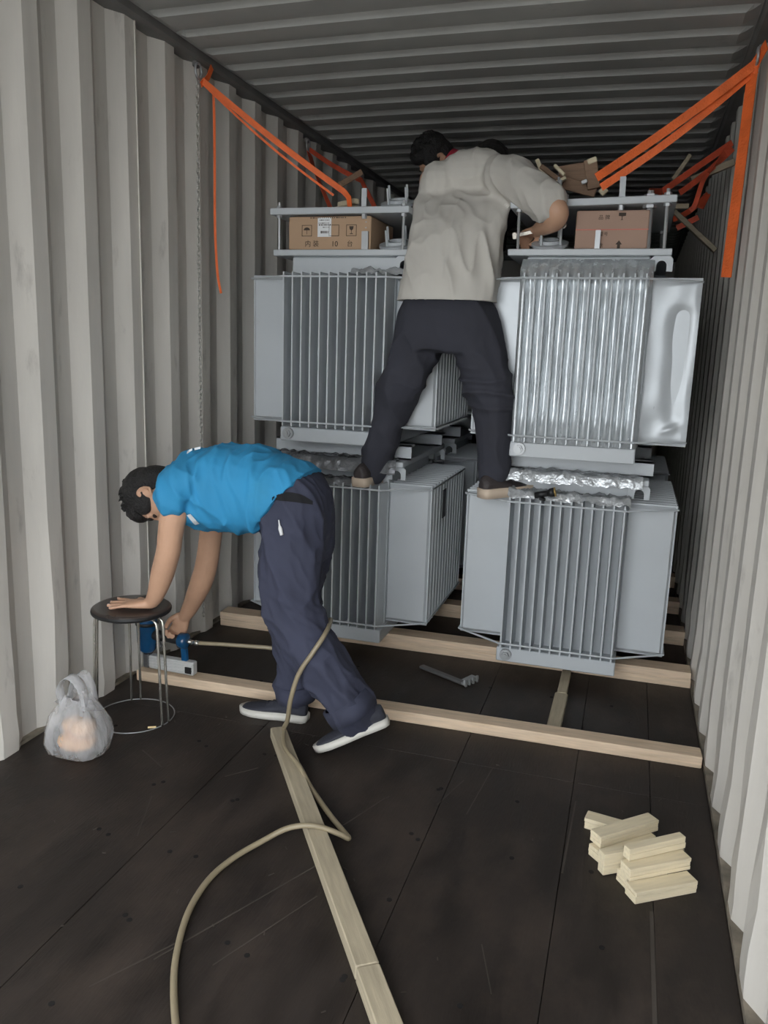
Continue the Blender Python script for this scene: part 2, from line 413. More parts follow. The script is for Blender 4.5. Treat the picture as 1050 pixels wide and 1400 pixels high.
# stretch film over the front fins of the wrapped unit, sucked in between the fins
def film():
    mb = MB(); xs = []; 
    for i in range(12):
        x = -.238+.0433*i
        for q in (0, .004, .011, .0217, .0325, .0393):
            if i == 11 and q > 0: break
            xs.append((x+q, q))
    xs = [(-.262, -1), (-.250, -1)] + xs + [(.250, -1), (.264, -1)]
    zs = [.066, .10, .2, .3, .4, .5, .6, .68, .735, .77, .82]; vs = []
    for z in zs:
        for x, q in xs:
            dip = 0 if q in (0, -1) else .060*math.sin(math.pi*q/.0433)**.55
            dip *= min(1, max(0, (z-.066)/.08)*.9+.1)*min(1, max(0, (.80-z)/.09)*.9+.1)
            y = -.0035 + dip*(1+.25*noise.noise(V(x*30, z*6, 0))) + .003*noise.noise(V(x*25, z*30, 5))
            if q == -1: y = .06 if abs(x) > .255 else .012
            if z > .76: y = .03 + .075*(z-.76)/.06 + .006*noise.noise(V(x*40, z*40, 2))
            vs.append((x, y, z))
    n = len(xs); fs = [(j*n+i, j*n+i+1, (j+1)*n+i+1, (j+1)*n+i) for j in range(len(zs)-1) for i in range(n-1)]
    mb.add(vs, fs); o = mb.build('film_wrap', film_m, RU, smooth=True); o['label'] = 'shiny clear stretch film sucked in between the fins'
film()
def dented_plate():
    nx, nz = 26, 70; vs = []
    for j in range(nz+1):
        for i in range(nx+1):
            x = .242+.212*i/nx; z = .075+.675*j/nz; u = i/nx; w_ = j/nz
            e = min(1, u/.10, (1-u)/.10, w_/.04, (1-w_)/.04)
            y = .127 - .004*min(1, e)
            ax = (x-.392)/.036; top = .60; bot = .20
            dz = max(0, z-top)/.034 if z > top else max(0, bot-z)/.034 if z < bot else 0
            d = math.sqrt(ax*ax+dz*dz); y += .013*math.exp(-d*d*.9)*(.55+.45*min(1, max(0, (z-.2)/.35)))
            y -= .012*math.exp(-((z-.135-.35*(x-.36))/.012)**2)*math.exp(-((x-.385)/.03)**2)
            y += .004*noise.noise(V(x*14, z*7, 3))
            vs.append((x, y, z))
    n = nx+1; mb = MB(); mb.add(vs, [(j*n+i, j*n+i+1, (j+1)*n+i+1, (j+1)*n+i) for j in range(nz) for i in range(nx)])
    o = mb.build('dented_fin', filmplate_m, RU, smooth=True); o['label'] = 'film-covered end plate with a long pressed dent'
dented_plate()
def crumple(name, parent, x0, x1, y0, y1, z, amp, m_, seed, nx=46, ny=16, drop=.03):
    mb = MB(); vs = []
    for j in range(ny+1):
        for i in range(nx+1):
            x = x0+(x1-x0)*i/nx; y = y0+(y1-y0)*j/ny
            h = abs(noise.noise(V(x*19, y*22, seed)))*1.3 + .6*abs(noise.noise(V(x*50, y*50, seed)))
            e = min(1, j/3.)
            vs.append((x, y+.006*noise.noise(V(x*20, seed, 3)), z + amp*h - drop*(1-e)))
    n = nx+1; mb.add(vs, [(j*n+i, j*n+i+1, (j+1)*n+i+1, (j+1)*n+i) for j in range(ny) for i in range(nx)])
    return mb.build(name, m_, parent, smooth=True)
crumple('film_skirt', RL, -.25, .26, .005, .10, .775, .022, foil_m, 4)
crumple('film_sheet', RL, -.30, .30, .04, .13, .862, .014, foil_m, 9, drop=.045)
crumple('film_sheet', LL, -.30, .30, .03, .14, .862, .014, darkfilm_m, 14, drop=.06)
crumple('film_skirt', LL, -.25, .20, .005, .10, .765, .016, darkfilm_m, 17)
crumple('film_scrap', LU, .06, .32, .045, .13, .765, .02, foil_m, 21, nx=30, drop=.02)
tag(MB().lathe([(.020, 0), (.020, .022), (.014, .022), (.014, 0)], 20, Matrix.Translation((.845, 3.475, .955))).build('tape_roll', yellow_m), 'small yellow tape roll lying beside the left shoe of the standing man', 'tape roll')
# dark name plate on the fin edges of the lower left unit
MB().box((.456, .34, .56), (.459, .41, .70)).build('name_plate', dsteel_m, LL)

# ------------------------------------------------------------------ cover plates above the upper units
def flange(mb, x, y, z, r=.078, h=.080):
    T = Matrix.Translation((x, y-r*.8, z)) @ Matrix.Rotation(R(20), 4, 'X') @ Matrix.Translation((0, r*.8, .004))
    mb.lathe([(r, 0), (r, .012), (r*.62, .014), (r*.60, .026), (r*.45, .026), (r*.45, .010)], 24, T)
    for k in range(4):
        a = R(45+90*k)+.2; mb.cyl(T @ V(r*.72*math.cos(a), r*.72*math.sin(a), .005), T @ V(r*.72*math.cos(a), r*.72*math.sin(a), h), .0055, 8)
def cover(label, cx, z, tilt, disc_x, rods):
    t = thing('cover_plate', label, 'steel plate', (cx, YF, z), 0, 'steel cover plates on rods')
    t.rotation_euler = (0, tilt, 0)
    MB().box((-.325, .075, 0), (.325, .90, .028), bev=.003).build('plate', steel_m, t)
    for x in disc_x:
        mb = MB(); flange(mb, x, .22, .028); mb.build('flange_disc', steel_m, t, smooth=False)
    for x, y, r in rods:
        mb = MB(); mb.cyl((x, y, -(z-ZU-.858)-.01), (x, y, .055), r, 8); mb.cyl((x, y, .028), (x, y, .040), r*2.1, 6); mb.cyl((x, y, -.012), (x, y, 0), r*2.1, 6)
        mb.build('threaded_rod', zinc_m, t)
    mb = MB(); mb.box((.105, .085, .028), (.128, .092, .105)); mb.build('upright_tab', steel_m, t)
    mb = MB(); mb.cyl((.115, .10, -.02), (.115, .10, 0), .012, 6); mb.build('bolt_head', zinc_m, t)
    return t
cover('grey steel cover plate on rods above the carton with a white label', CXL-.015, 2.012, 0, (.235,), ((-.29, .10, .006), (.295, .10, .006), (-.29, .85, .006), (.295, .85, .006)))
cover('grey steel cover plate on rods above the carton with red tape', CXR, 2.028, R(-1.2), (-.18,), ((-.29, .10, .006), (.29, .10, .007), (.225, .13, .013), (.29, .85, .006)))
for nm, cx, dx in (('l', CXL, .225), ('r', CXR, -.165)):
    par = LU if nm == 'l' else RU
    mb = MB(); flange(mb, dx, .20, .858); mb.build('flange_disc', steel_m, par)
    mb = MB(); mb.box((.095, .085, .858), (.125, .095, .935)) if nm == 'l' else mb.box((.025, .085, .858), (.045, .095, .93)); mb.build('upright_tab', zinc_m, par)

# ------------------------------------------------------------------ cartons
def text(body, size, M, m_, name, parent):
    cu = bpy.data.curves.new(name, 'FONT'); cu.body = body; cu.size = size; cu.align_x = 'CENTER'; cu.align_y = 'CENTER'; cu.extrude = .0004
    o = bpy.data.objects.new(name, cu); C.objects.link(o)
    dg = bpy.context.evaluated_depsgraph_get(); me = bpy.data.meshes.new_from_object(o.evaluated_get(dg)); bpy.data.objects.remove(o)
    me.materials.clear(); me.materials.append(m_); me.transform(M); return tag(link(name, me, parent), kind='stuff')
def FM(x, z, y=-.0006): return Matrix.Translation((x, y, z)) @ Matrix.Rotation(R(90), 4, 'X')
def carton(label, x0, x1, y, z, h, d, m_):
    t = thing('carton', label, 'cardboard box', (x0, y, z))
    w = x1-x0
    MB().box((0, 0, 0), (w, d, h), bev=.004).build('box_body', m_, t)
    return t, w
cb, w = carton('brown cardboard carton with a white label between the left steel plates', .432, .822, YF+.10, ZU+.859, .142, .34, card_m)
MB().box((.14, -.0012, .055), (.205, -.0002, .137)).build('white_label', paper_m, cb)
mb = MB()
for i, (a, b, zz, hh) in enumerate(((.150, .196, .124, .004), (.145, .19, .112, .003), (.146, .20, .103, .006), (.165, .195, .094, .003), (.155, .19, .070, .010))):
    k = a
    while k < b: mb.box((k, -.0018, zz), (k+random.uniform(.002, .005), -.0012, zz+hh)); k += random.uniform(.005, .008)
mb.build('label_print', print_m, cb)['kind'] = 'stuff'
def outline(mb, x, z, s, t=.0022):
    for a, b in (((x-s, z-s), (x+s, z-s+t)), ((x-s, z+s-t), (x+s, z+s)), ((x-s, z-s), (x-s+t, z+s)), ((x+s-t, z-s), (x+s, z+s))): mb.box((a[0], -.0012, a[1]), (b[0], -.0004, b[1]))
mb = MB()
for x in (.088, .218, .300): outline(mb, x, .082, .024)
# umbrella, glass
mb.prism([(math.cos(a)*.015, math.sin(a)*.012) for a in [math.pi*k/8 for k in range(9)]], .0008, FM(.088, .084))
mb.box((.0872, -.0012, .066), (.0888, -.0004, .085))
mb.prism([(-.010, .014), (.010, .014), (.008, .002), (.002, -.003), (-.002, -.003), (-.008, .002)], .0008, FM(.300, .085))
mb.box((.299, -.0012, .068), (.301, -.0004, .083)); mb.box((.293, -.0012, .066), (.307, -.0004, .069))
k = .105
while k < .27:
    mb.box((k, -.0012, .1335), (k+random.uniform(.003, .006), -.0004, .1385)); k += random.uniform(.007, .011)
mb.build('carton_print', print_m, cb)['kind'] = 'stuff'
text('内 装', .030, FM(.113, .024), print_m, 'carton_print', cb)
text('10', .032, FM(.222, .024), print_m, 'carton_print', cb)
text('台', .028, FM(.294, .024), print_m, 'carton_print', cb)
mb = MB()
for k in range(5): mb.box((.364, -.0014, .018+k*.024), (.371, -.0002, .022+k*.024))
mb.build('staples', zinc_m, cb)['kind'] = 'stuff'
c2, w = carton('pinkish cardboard carton with red tape between the right steel plates', 1.700, 1.985, YF+.11, ZU+.859, .150, .30, cardp_m)
MB().box((0.0, -.0012, .074), (.285, -.0002, .078)).build('red_tape', redtape_m, c2)
mb = MB()
mb.prism([(-.012, .014), (.016, .014), (.016, .002), (.003, .0), (.003, -.012), (.008, -.014), (-.005, -.014), (.0, -.012), (.0, .0), (-.012, .002)], .0008, FM(.178, .126))
mb.prism([(-.013, .0), (0, .016), (.013, 0), (.006, 0), (.006, -.016), (-.006, -.016), (-.006, 0)], .0008, FM(.175, .018))
mb.build('carton_print', print_m, c2)['kind'] = 'stuff'
text('品 牌', .02, FM(.11, .122), print_m, 'carton_print', c2)
text('型号', .017, FM(.113, .058), print_m, 'carton_print', c2)
text('数', .018, FM(.105, .014), print_m, 'carton_print', c2)

# ================================================================== TIMBER
def beam(name, p0, p1, w, h, m_, label, cat='timber beam', group=None, z=0., lam=0, tilt=0.):
    p0 = V(p0[0], p0[1], 0); p1 = V(p1[0], p1[1], 0); d = p1-p0; L = d.length
    o = thing(name, label, cat, ((p0.x+p1.x)/2, (p0.y+p1.y)/2, z), math.atan2(d.y, d.x), group)
    o.rotation_euler[1] = tilt
    if lam:
        for k in range(lam):
            MB().box((-L/2+random.uniform(0, .004), -w/2+random.uniform(0, .003), h*k/lam+.0006), (L/2-random.uniform(0, .004), w/2-random.uniform(0, .003), h*(k+1)/lam-.0004), bev=.0015).build('layer', m_, o)
    else: MB().box((-L/2, -w/2, 0), (L/2, w/2, h), bev=.003).build('plank', m_, o)
    return o
def beam1(name, p0, p1, w, h, m_, label, cat, group=None, z=0., tilt=0., roll=0.):
    p0 = V(p0[0], p0[1], 0); p1 = V(p1[0], p1[1], 0); d = p1-p0; L = d.length
    o = MB().box((-L/2, -w/2, 0), (L/2, w/2, h), bev=.003).build(name, m_); o.location = ((p0.x+p1.x)/2, (p0.y+p1.y)/2, z)
    o.rotation_euler = (roll, tilt, math.atan2(d.y, d.x)); return tag(o, label, cat, group)
beam1('timber_beam', (.045, 2.857), (2.338, 2.915), .078, .044, wood_m, 'thin pine beam across the container floor, nearest the camera', 'timber beam', 'timber beams across the floor')
beam('timber_beam', (.035, 3.625), (2.345, 3.672), .10, .074, wood_m, 'thick layered pine beam under the front edge of the lower transformers', 'timber beam', 'timber beams across the floor', lam=2)
beam('timber_beam', (.035, 4.19), (2.345, 4.235), .10, .074, wood_m, 'layered pine beam under the back of the front-row transformers', 'timber beam', 'timber beams across the floor', lam=2)
beam('timber_beam', (.035, 4.72), (2.345, 4.77), .10, .074, wood_m, 'pine beam under the front of the second-row transformers', 'timber beam', 'timber beams across the floor', lam=2)
beam('timber_beam', (.035, 5.30), (2.345, 5.33), .10, .074, wood_m, 'pine beam under the back of the second-row transformers', 'timber beam', 'timber beams across the floor', lam=2)
beam1('spacer_board', (1.806, 2.955), (1.808, 3.30), .054, .028, woodg_m, 'short greyish board lying between the two front beams', 'board')
beam1('spacer_board', (1.808, 3.303), (1.808, 3.57), .040, .028, woodg_m, 'narrow greyish board end under the right transformer', 'board')
d = (V(1.615, 1.406, 0)-V(.828, 2.564, 0)).normalized()
j = V(.828, 2.564, 0)+d*1.225
e_ = j+d*.75
beam1('long_plank', (.828, 2.564), (j.x, j.y), .057, .040, woodg_m, 'long narrow plank on the floor starting at the feet of the man in blue', 'plank')
beam1('long_plank', (j.x+d.x*.003, j.y+d.y*.003), (e_.x, e_.y), .057, .040, woodg_m, 'plank continuing the long plank at the bottom edge of the picture', 'plank')
# heap of offcut blocks near the right wall
def block(c, ang, L, w, h, z, label, tilt=0., roll=0., lam=3):
    o = thing('wood_block', label, 'wood block', (c[0], c[1], z), R(ang), 'pile of pine offcut blocks by the right wall')
    o.rotation_euler = (roll, tilt, R(ang))
    for k in range(lam):
        MB().box((-L/2+random.uniform(0, .002), -w/2+random.uniform(0, .0012), h*k/lam+.0003), (L/2-random.uniform(0, .002), w/2-random.uniform(0, .0012), h*(k+1)/lam-.0003), bev=.0012).build('layer', woodp_m, o)
block((2.180, 2.108), 34, .198, .050, .036, 0, 'pale pine block nearest the camera in the pile of offcuts')
block((2.163, 2.152), 35, .20, .048, .036, .0365, 'pale pine block lying on the nearest block of the offcut pile')
block((2.130, 2.150), 36, .14, .046, .036, 0, 'pine block half hidden under the near end of the offcut pile')
block((2.158, 2.181), 38, .195, .028, .036, .074, 'narrow pine block on top of the offcut pile', lam=2)
block((2.075, 2.273), 43, .215, .052, .036, 0, 'wide pine block lying flat in the middle of the offcut pile')
block((2.078, 2.296), 43, .225, .048, .036, .0368, 'long pine block laid across the back of the offcut pile')
block((2.047, 2.160), 34, .075, .030, .066, 0.002, 'short pine block standing on edge at the left of the offcut pile', lam=2)
block((2.022, 2.365), -10, .12, .050, .036, 0, 'short pine block at the far left corner of the offcut pile')
block((2.185, 2.262), 37, .13, .040, .036, 0.0, 'pine block underneath the right side of the offcut pile')

# steel bracket on the floor
t = thing('steel_bracket', 'grey steel bar with a hooked bracket end lying on the floor behind the front beam', 'bracket', (0, 0, 0))
a = V(1.165, 3.40, .012); b = V(1.385, 3.285, .012)
MB().bar(a, b, .030, .012, bev=.003).build('flat_bar', dsteel_m, t)
dv = (b-a).normalized(); sv = V(-dv.y, dv.x, 0)
mb = MB(); c = b
mb.bar(c-sv*.012, c+sv*.085+V(0, 0, .004), .040, .010)
mb.bar(c-sv*.012+dv*.018, c-sv*.012+dv*.018+V(0, 0, -.012)+V(0, 0, .036), .008, .012)
mb.build('hook_plate', zinc_m, t)
mb = MB()
for k in range(4): mb.box((-.004, -.0, 0), (.004, .010, .030), Matrix.Translation(c + sv*(.0+.026*k) + dv*.020 - V(0, 0, .010)) @ Matrix.Rotation(math.atan2(sv.y, sv.x)+R(90), 4, 'Z'))
mb.build('ridge', zinc_m, t)

# ================================================================== STRAPS, CHAIN, SCRAPS
def strap(name, segs, m_, label, group=None, cat='strap'):
    t = thing(name, label, cat, segs[0][0][0], 0, group); inv = -Vector(segs[0][0][0])
    for pts, w, wid, nm in segs:
        tw = None
        P = [Vector(p)+inv for p in pts]
        if isinstance(wid, (list, tuple)):
            n = len(P); tw = [wid[0].lerp(wid[1], i/(n-1)) for i in range(n)]; wid = None
        ribbon(P, w, .003, wid, tw).build(nm, m_, t)
    return t
X_, Y_, Z_ = V(1, 0, 0), V(0, 1, 0), V(0, 0, 1)
HL = V(.055, 3.42, 2.565)          # front left lashing ring
PL = V(.678, 3.56, 2.115)
def lerpn(a, b, n, sag=0.): return [Vector(a).lerp(Vector(b), i/n) - V(0, 0, sag*math.sin(math.pi*i/n)) for i in range(n+1)]
strap('orange_strap', [
    (lerpn(HL, PL, 14, .012) + [V(.70, 3.565, 2.09), V(.705, 3.57, 2.045)], .026, (Z_, V(.3, -.3, 1)), 'tight_run'),
    (lerpn(HL+V(.0, .01, -.012), V(.62, 3.585, 2.105), 12, .02), .010, Z_, 'slack_cord'),
    ([HL+V(.0, -.005, -.02), HL+V(.012, .035, .02), HL+V(.01, .075, .075)], .026, (Y_, Y_), 'loop'),
    (spline([HL+V(0, .01, 0), HL+V(.018, .055, -.02), HL+V(.012, .085, -.08), HL+V(.012, .088, -.3), HL+V(.010, .09, -.6), HL+V(.012, .105, -.8), HL+V(.014, .135, -.895)], 6), .011, (Y_*.55+X_, Y_*.8+X_), 'loose_tail'),
], strap_m, 'orange strap from the left wall ring to the cover plate, tail hanging by the chain', None)
HL2 = V(.055, 4.66, 2.56)
strap('orange_strap', [
    (lerpn(HL2, V(.52, 4.25, 2.30), 8, .01), .026, (Z_, Z_), 'upper_run'),
    (lerpn(V(.52, 4.25, 2.30), V(.72, 3.98, 2.062), 8, .0), .030, (Z_, V(.5, -.3, 1)), 'lower_run'),
    (lerpn(HL2+V(0, 0, -.02), V(.14, 4.52, 2.42), 4), .05, (Y_, Y_), 'fold'),
    (lerpn(V(.14, 4.52, 2.42), V(.47, 4.0, 2.075), 8), .022, (Y_, X_), 'side_run'),
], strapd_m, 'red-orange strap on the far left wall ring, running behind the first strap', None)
HR = V(2.322, 3.585, 2.545)
PR = at(815, 247, 3.52)
strap('orange_strap', [
    (lerpn(HR, PR+V(.0, 0, .012), 14, .012), .034, (Z_, V(0, -.4, 1)), 'tight_run'),
    (lerpn(HR+V(0, .02, -.02), PR+V(.02, .03, -.02), 14, .02), .030, (V(0, .2, 1), V(.2, -.2, 1)), 'tight_run'),
    ([HR+V(.02, -.05, .045), HR+V(0, 0, .01), HR+V(-.02, .01, -.03)], .045, (Z_, Z_), 'knot'),
    (spline([HR+V(-.01, .0, -.005), HR+V(-.012, .015, -.06), HR+V(-.014, .05, -.4), HR+V(-.016, .10, -.775)], 6), .046, (V(.62, -.7, 0), V(.8, -.6, 0)), 'hanging_tail'),
], strap_m, 'bright orange strap on the right wall, wide tail hanging straight down', None)
HR2 = at(1001, 195, 4.5)
A2 = at(905, 262, 4.35); B2 = at(930, 255, 4.4); K2 = at(968, 236, 4.45)
strap('orange_strap', [
    (lerpn(HR2, A2, 10, .0), .030, (Z_, Z_), 'upper_run'),
    (lerpn(HR2+V(0, .02, -.03), B2-V(0, 0, .03), 10, .01), .028, (Z_, Z_), 'lower_run'),
    (lerpn(A2, at(888, 262, 4.1), 5), .03, (Z_, Z_), 'front_run'),
    (lerpn(HR2+V(0, 0, -.02), K2, 4), .045, (Z_, X_+Z_), 'fold'),
    (spline([K2, at(960, 250, 4.43), at(950, 280, 4.40), at(943, 288, 4.40)], 5), .022, (X_, X_), 'loose_tail'),
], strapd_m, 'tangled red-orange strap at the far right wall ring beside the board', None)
HR3 = at(968, 265, 5.0)
strap('orange_strap', [
    (lerpn(HR3, at(920, 300, 4.9), 8, .02), .03, (Z_, Z_), 'run'),
    (lerpn(at(955, 297, 4.9), at(925, 312, 4.9), 4), .03, (Z_, Z_), 'fold'),
    (lerpn(HR3, at(958, 285, 4.95), 3), .03, (X_, X_), 'tail'),
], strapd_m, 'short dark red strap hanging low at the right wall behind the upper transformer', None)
# lashing rings
def ring(loc, label, s=1):
    t = thing('lashing_ring', label, 'lashing ring', loc)
    mb = MB(); P = [V(.004*s, .026*math.cos(2*math.pi*k/16), .030*math.sin(2*math.pi*k/16)) for k in range(17)]
    mb.tube(P, .0055, 8, False); mb.build('ring', zinc_m, t, True)
    MB().box((-.018*s if s > 0 else -.004, -.018, .016), (.004 if s > 0 else .018, .018, .040), bev=.004).build('lug', rail_m, t)
ring(HL+V(-.008, -.02, .03), 'steel lashing ring on the left wall holding the chain and orange strap')
ring(HL2+V(-.008, -.01, .02), 'steel lashing ring on the far left wall above the left stack')
ring(HR+V(.002, 0, .02), 'steel lashing ring at the top of the right wall under the orange knot', -1)
# chain
mb = MB(); cx, cy = .046, 3.395
z = 2.555; k = 0
while z > .10:
    P = []
    for i in range(13):
        a = 2*math.pi*i/12; u = .0065*math.cos(a); w_ = .0125*math.sin(a)
        P.append(V(cx + (u if k % 2 else .001), cy + (0 if k % 2 else u) + .004*math.sin(z*3), z+w_))
    mb.tube(P, .0026, 5, False); z -= .0195; k += 1
o = mb.build('chain', chain_m, None, True); tag(o, 'thin steel link chain hanging down the left wall', 'chain', kind='stuff')

# timber scraps wedged above the stacks
def scrap(p0, p1, w, h, m_, label, up=None):
    o = MB().bar(p0, p1, w, h, up, bev=.003).build('wood_scrap', m_); return tag(o, label, 'wood scrap', 'timber scraps above the stacks')
ZC = 2.041
scrap(at(463, 254, 4.05), at(493, 236, 4.12), .060, .03, woodd_m, 'brown offcut sticking up behind the orange straps on the left')
scrap(V(.56, 3.72, ZC+.016), V(.70, 3.64, ZC+.016), .05, .028, woodg_m, 'offcut lying on the left cover plate beside the steel tab')
scrap(V(.60, 3.72, ZC+.046), V(.715, 3.63, ZC+.046), .028, .022, woodp_m, 'pale stick on the offcut on the left cover plate')
scrap(V(.47, 3.85, ZC+.015), V(.60, 3.78, ZC+.015), .04, .022, woodg_m, 'flat offcut at the back of the left cover plate')
yb = 3.78
scrap(at(740, 228, yb), at(768, 250, yb), .050, .02, woodd_m, 'brown board leaning in the heap above the right stack')
scrap(at(734, 218, yb), at(745, 243, yb), .022, .018, woodp_m, 'thin upright batten at the left of the heap above the right stack')
scrap(at(758, 226, yb-.05), at(772, 240, yb-.05), .030, .014, woodp_m, 'pale square-ended offcut at the top of the heap above the right stack')
scrap(at(760, 250, yb-.06), at(774, 243, yb-.06), .026, .014, woodp_m, 'pale offcut tilted low in the heap above the right stack')
scrap(at(764, 240, yb+.04), at(812, 232, yb+.04), .010, .075, woodd_m, 'wide brown board across the heap above the right stack')
scrap(at(770, 250, yb), at(815, 262, yb), .012, .05, woodd_m, 'brown board lying low in the heap above the right stack')
scrap(at(807, 218, yb-.02), at(812, 258, yb-.02), .055, .018, woodd_m, 'upright brown board at the right of the heap above the right stack')
scrap(at(803, 222, yb-.03), at(816, 217, yb-.03), .012, .022, woodp_m, 'pale end cap on the upright board above the right stack')
scrap(at(822, 258, yb-.05), at(828, 265, yb-.05), .02, .03, woodp_m, 'small pale chip beside the strap on the right cover plate')
scrap(at(795, 250, yb-.05), at(803, 247, yb-.05), .015, .015, paper_m, 'tiny white chip in the heap above the right stack')
scrap(at(920, 246, 4.45), at(944, 212, 4.45), .035, .02, woodg_m, 'thin batten slanting up left of the far right strap')
scrap(at(944, 247, 4.5), at(1003, 222, 4.52), .055, .03, woodg_m, 'greyish board jutting from the right wall under the tangled strap')
scrap(at(921, 282, 4.9), at(942, 282, 4.9), .025, .025, woodp_m, 'pale block end behind the right cover plate')
scrap(at(921, 289, 4.9), at(978, 343, 4.9), .06, .025, woodg_m, 'board sloping down behind the upper right transformer')

# ================================================================== STOOL
SX, SY, SZ = .240, 2.520, .452
t = thing('stool', 'round dark-seated metal stool by the left wall under the hand of the man in blue', 'stool', (SX, SY, 0))
MB().lathe([(.120, SZ-.026), (.138, SZ-.024), (.145, SZ-.014), (.1445, SZ-.005), (.139, SZ-.001), (.13, SZ)], 40).build('seat', seat_m, t, True)
MB().lathe([(.1462, SZ-.020), (.1478, SZ-.016), (.1478, SZ-.010), (.1462, SZ-.006)], 40).build('rim', black_m, t, True)
for a in (-160, -8, 122):
    a = R(a); rv = V(math.cos(a), math.sin(a), 0); tv = V(-rv.y, rv.x, 0); mb = MB()
    for sgn in (-1, 1):
        pts = [rv*.04+tv*.012*sgn+V(0, 0, SZ-.032), rv*.118+tv*.017*sgn+V(0, 0, SZ-.032), rv*.132+tv*.017*sgn+V(0, 0, SZ-.045), rv*.136+tv*.017*sgn+V(0, 0, SZ-.07), rv*.142+tv*.017*sgn+V(0, 0, .22), rv*.150+tv*.018*sgn+V(0, 0, .004)]
        mb = MB(); mb.tube(pts, .0052, 8); mb.build('leg', chrome_m, t, True)
mb = MB(); mb.tube([V(.150*math.cos(2*math.pi*k/48), .150*math.sin(2*math.pi*k/48), .004) for k in range(49)], .0022, 6, False); mb.build('foot_ring', zinc_m, t, True)

# ================================================================== PLASTIC BAG
BG = V(.222, 2.215, 0)
t = thing('plastic_bag', 'translucent white carrier bag of food standing on the floor by the left wall', 'plastic bag', BG)
prof = [(.002, .078), (.012, .096), (.05, .108), (.10, .104), (.14, .090), (.17, .072), (.195, .052), (.215, .040)]
rings = []
for z, r in prof:
    rg = []
    for k in range(56):
        a = 2*math.pi*k/56; sq = 1/max(abs(math.cos(a))**3+abs(math.sin(a))**3, .01)**(1/3.)
        fold = 1 + (.10+.3*z)*noise.noise(V(math.cos(a)*3.2, math.sin(a)*3.2, z*5)) + .05*noise.noise(V(math.cos(a)*9, math.sin(a)*9, z*14))
        rg.append(V(r*1.02*sq*math.cos(a)*fold, r*.86*sq*math.sin(a)*fold, z + (.018*noise.noise(V(math.cos(a)*2, math.sin(a)*2, 9)) if z > .15 else 0)))
    rings.append(rg)
mb = MB(); mb.ring_loft(rings, False); mb.f.append(tuple(range(55, -1, -1))); mb.build('bag_body', bag_m, t, True)
for sy, hx in ((-.022, -.012), (.022, .004)):
    pts = spline([(-.045, sy, .185), (-.042+hx, sy*1.1, .24), (-.018+hx, sy*.9, .283), (.012+hx, sy*.9, .285), (.036, sy*1.1, .25), (.05, sy, .19)], 6)
    ribbon(pts, .036, .0015, V(.15, 1, .25)).build('handle', bag_m, t, True)
# flared side ears of the knotted top
for s in (-1, 1):
    mb = MB(); mb.add([(s*.03, -.03, .17), (s*.085, -.02, .185), (s*.095, .012, .165), (s*.045, .04, .15), (s*.04, 0, .205)], [(0, 1, 4), (1, 2, 4), (2, 3, 4), (0, 1, 2, 3)]); mb.build('bag_corner', bag_m, t, True)
for k, (x, y, z, a, b, c) in enumerate(((-.01, 0, .042, .072, .06, .036), (.025, -.012, .10, .050, .042, .034), (-.035, .01, .095, .035, .04, .028))):
    tag(MB().ell((BG.x+x, BG.y+y, z), (a, b, c)).build('bread_roll', bread_m, None, True), ('flat orange-brown loaf at the bottom inside the plastic bag', 'round bun on the right inside the plastic bag', 'small bun on the left inside the plastic bag')[k], 'bread')
# cigarette butt and torch
mb = MB(); mb.cyl((.345, 2.448, .0045), (.372, 2.462, .0045), .0042, 10); tag(mb.build('cigarette_butt', butt_m), 'yellow cigarette butt on the dark floor in front of the stool', 'cigarette butt')
t = thing('torch', 'small black torch with brass rim lying on the lower right transformer', 'torch', at(746, 676, 3.425))
mb = MB(); mb.cyl((-.045, 0, -.008), (.01, 0, .006), .013, 14); mb.build('barrel', black_m, t, True)
mb = MB(); mb.tube([(.008, 0, .005), (.02, 0, .009), (.036, 0, .013)], [.013, .019, .020], 16); mb.build('head', black_m, t, True)
mb = MB(); mb.cyl((.036, 0, .013), (.041, 0, .0142), .0205, 16); mb.build('rim', brass_m, t, True)
mb = MB(); mb.bar((-.02, -.012, -.016), (-.002, -.02, -.02), .02, .012); mb.build('clip', black_m, t)

# ================================================================== NAIL GUN AND HOSE
NG = V(.085, 2.850, .044)
t = thing('nail_gun', 'blue pneumatic nail gun with silver magazine held behind the stool', 'nail gun', NG, R(-2))
MB().lathe([(.020, .075), (.036, .095), (.043, .13), (.045, .20), (.046, .235), (.042, .252), (.028, .262)], 24, Matrix.Translation((.0, 0, 0))).build('head', tool_m, t, True)
MB().lathe([(.047, .205), (.049, .208), (.049, .216), (.047, .219)], 24).build('head_band', black_m, t, True)
mb = MB(); mb.bar((.0, 0, .012), (.0, 0, .09), .034, .03, V(1, 0, 0), .006); mb.build('nose', dsteel_m, t)
mb = MB(); mb.tube(spline([(.035, 0, .165), (.08, 0, .160), (.13, 0, .158), (.165, 0, .158)], 4), [.024]*4+[.019]*4+[.020]*4+[.022], 14); mb.build('grip', black_m, t, True)
mb = MB(); mb.tube([(.160, 0, .158), (.165, 0, .158), (.195, 0, .158), (.202, 0, .158)], [.028, .034, .034, .026], 20); mb.build('end_cap', tool_m, t, True)
mb = MB(); mb.bar((.182, 0, .13), (.186, 0, .065), .02, .028, V(1, 0, 0), .004); mb.build('rear_bracket', tool_m, t)
mg = MB().box((.015, -.017, .014), (.235, .017, .072), bev=.004).build('magazine', alu_m, t)
for z in (.026, .039, .052, .063): MB().box((.018, -.0195, z), (.232, -.0165, z+.004)).build('groove_rib', alu_m, mg)
MB().box((.195, -.0215, .022), (.228, -.016, .05), bev=.003).build('latch', black_m, mg)
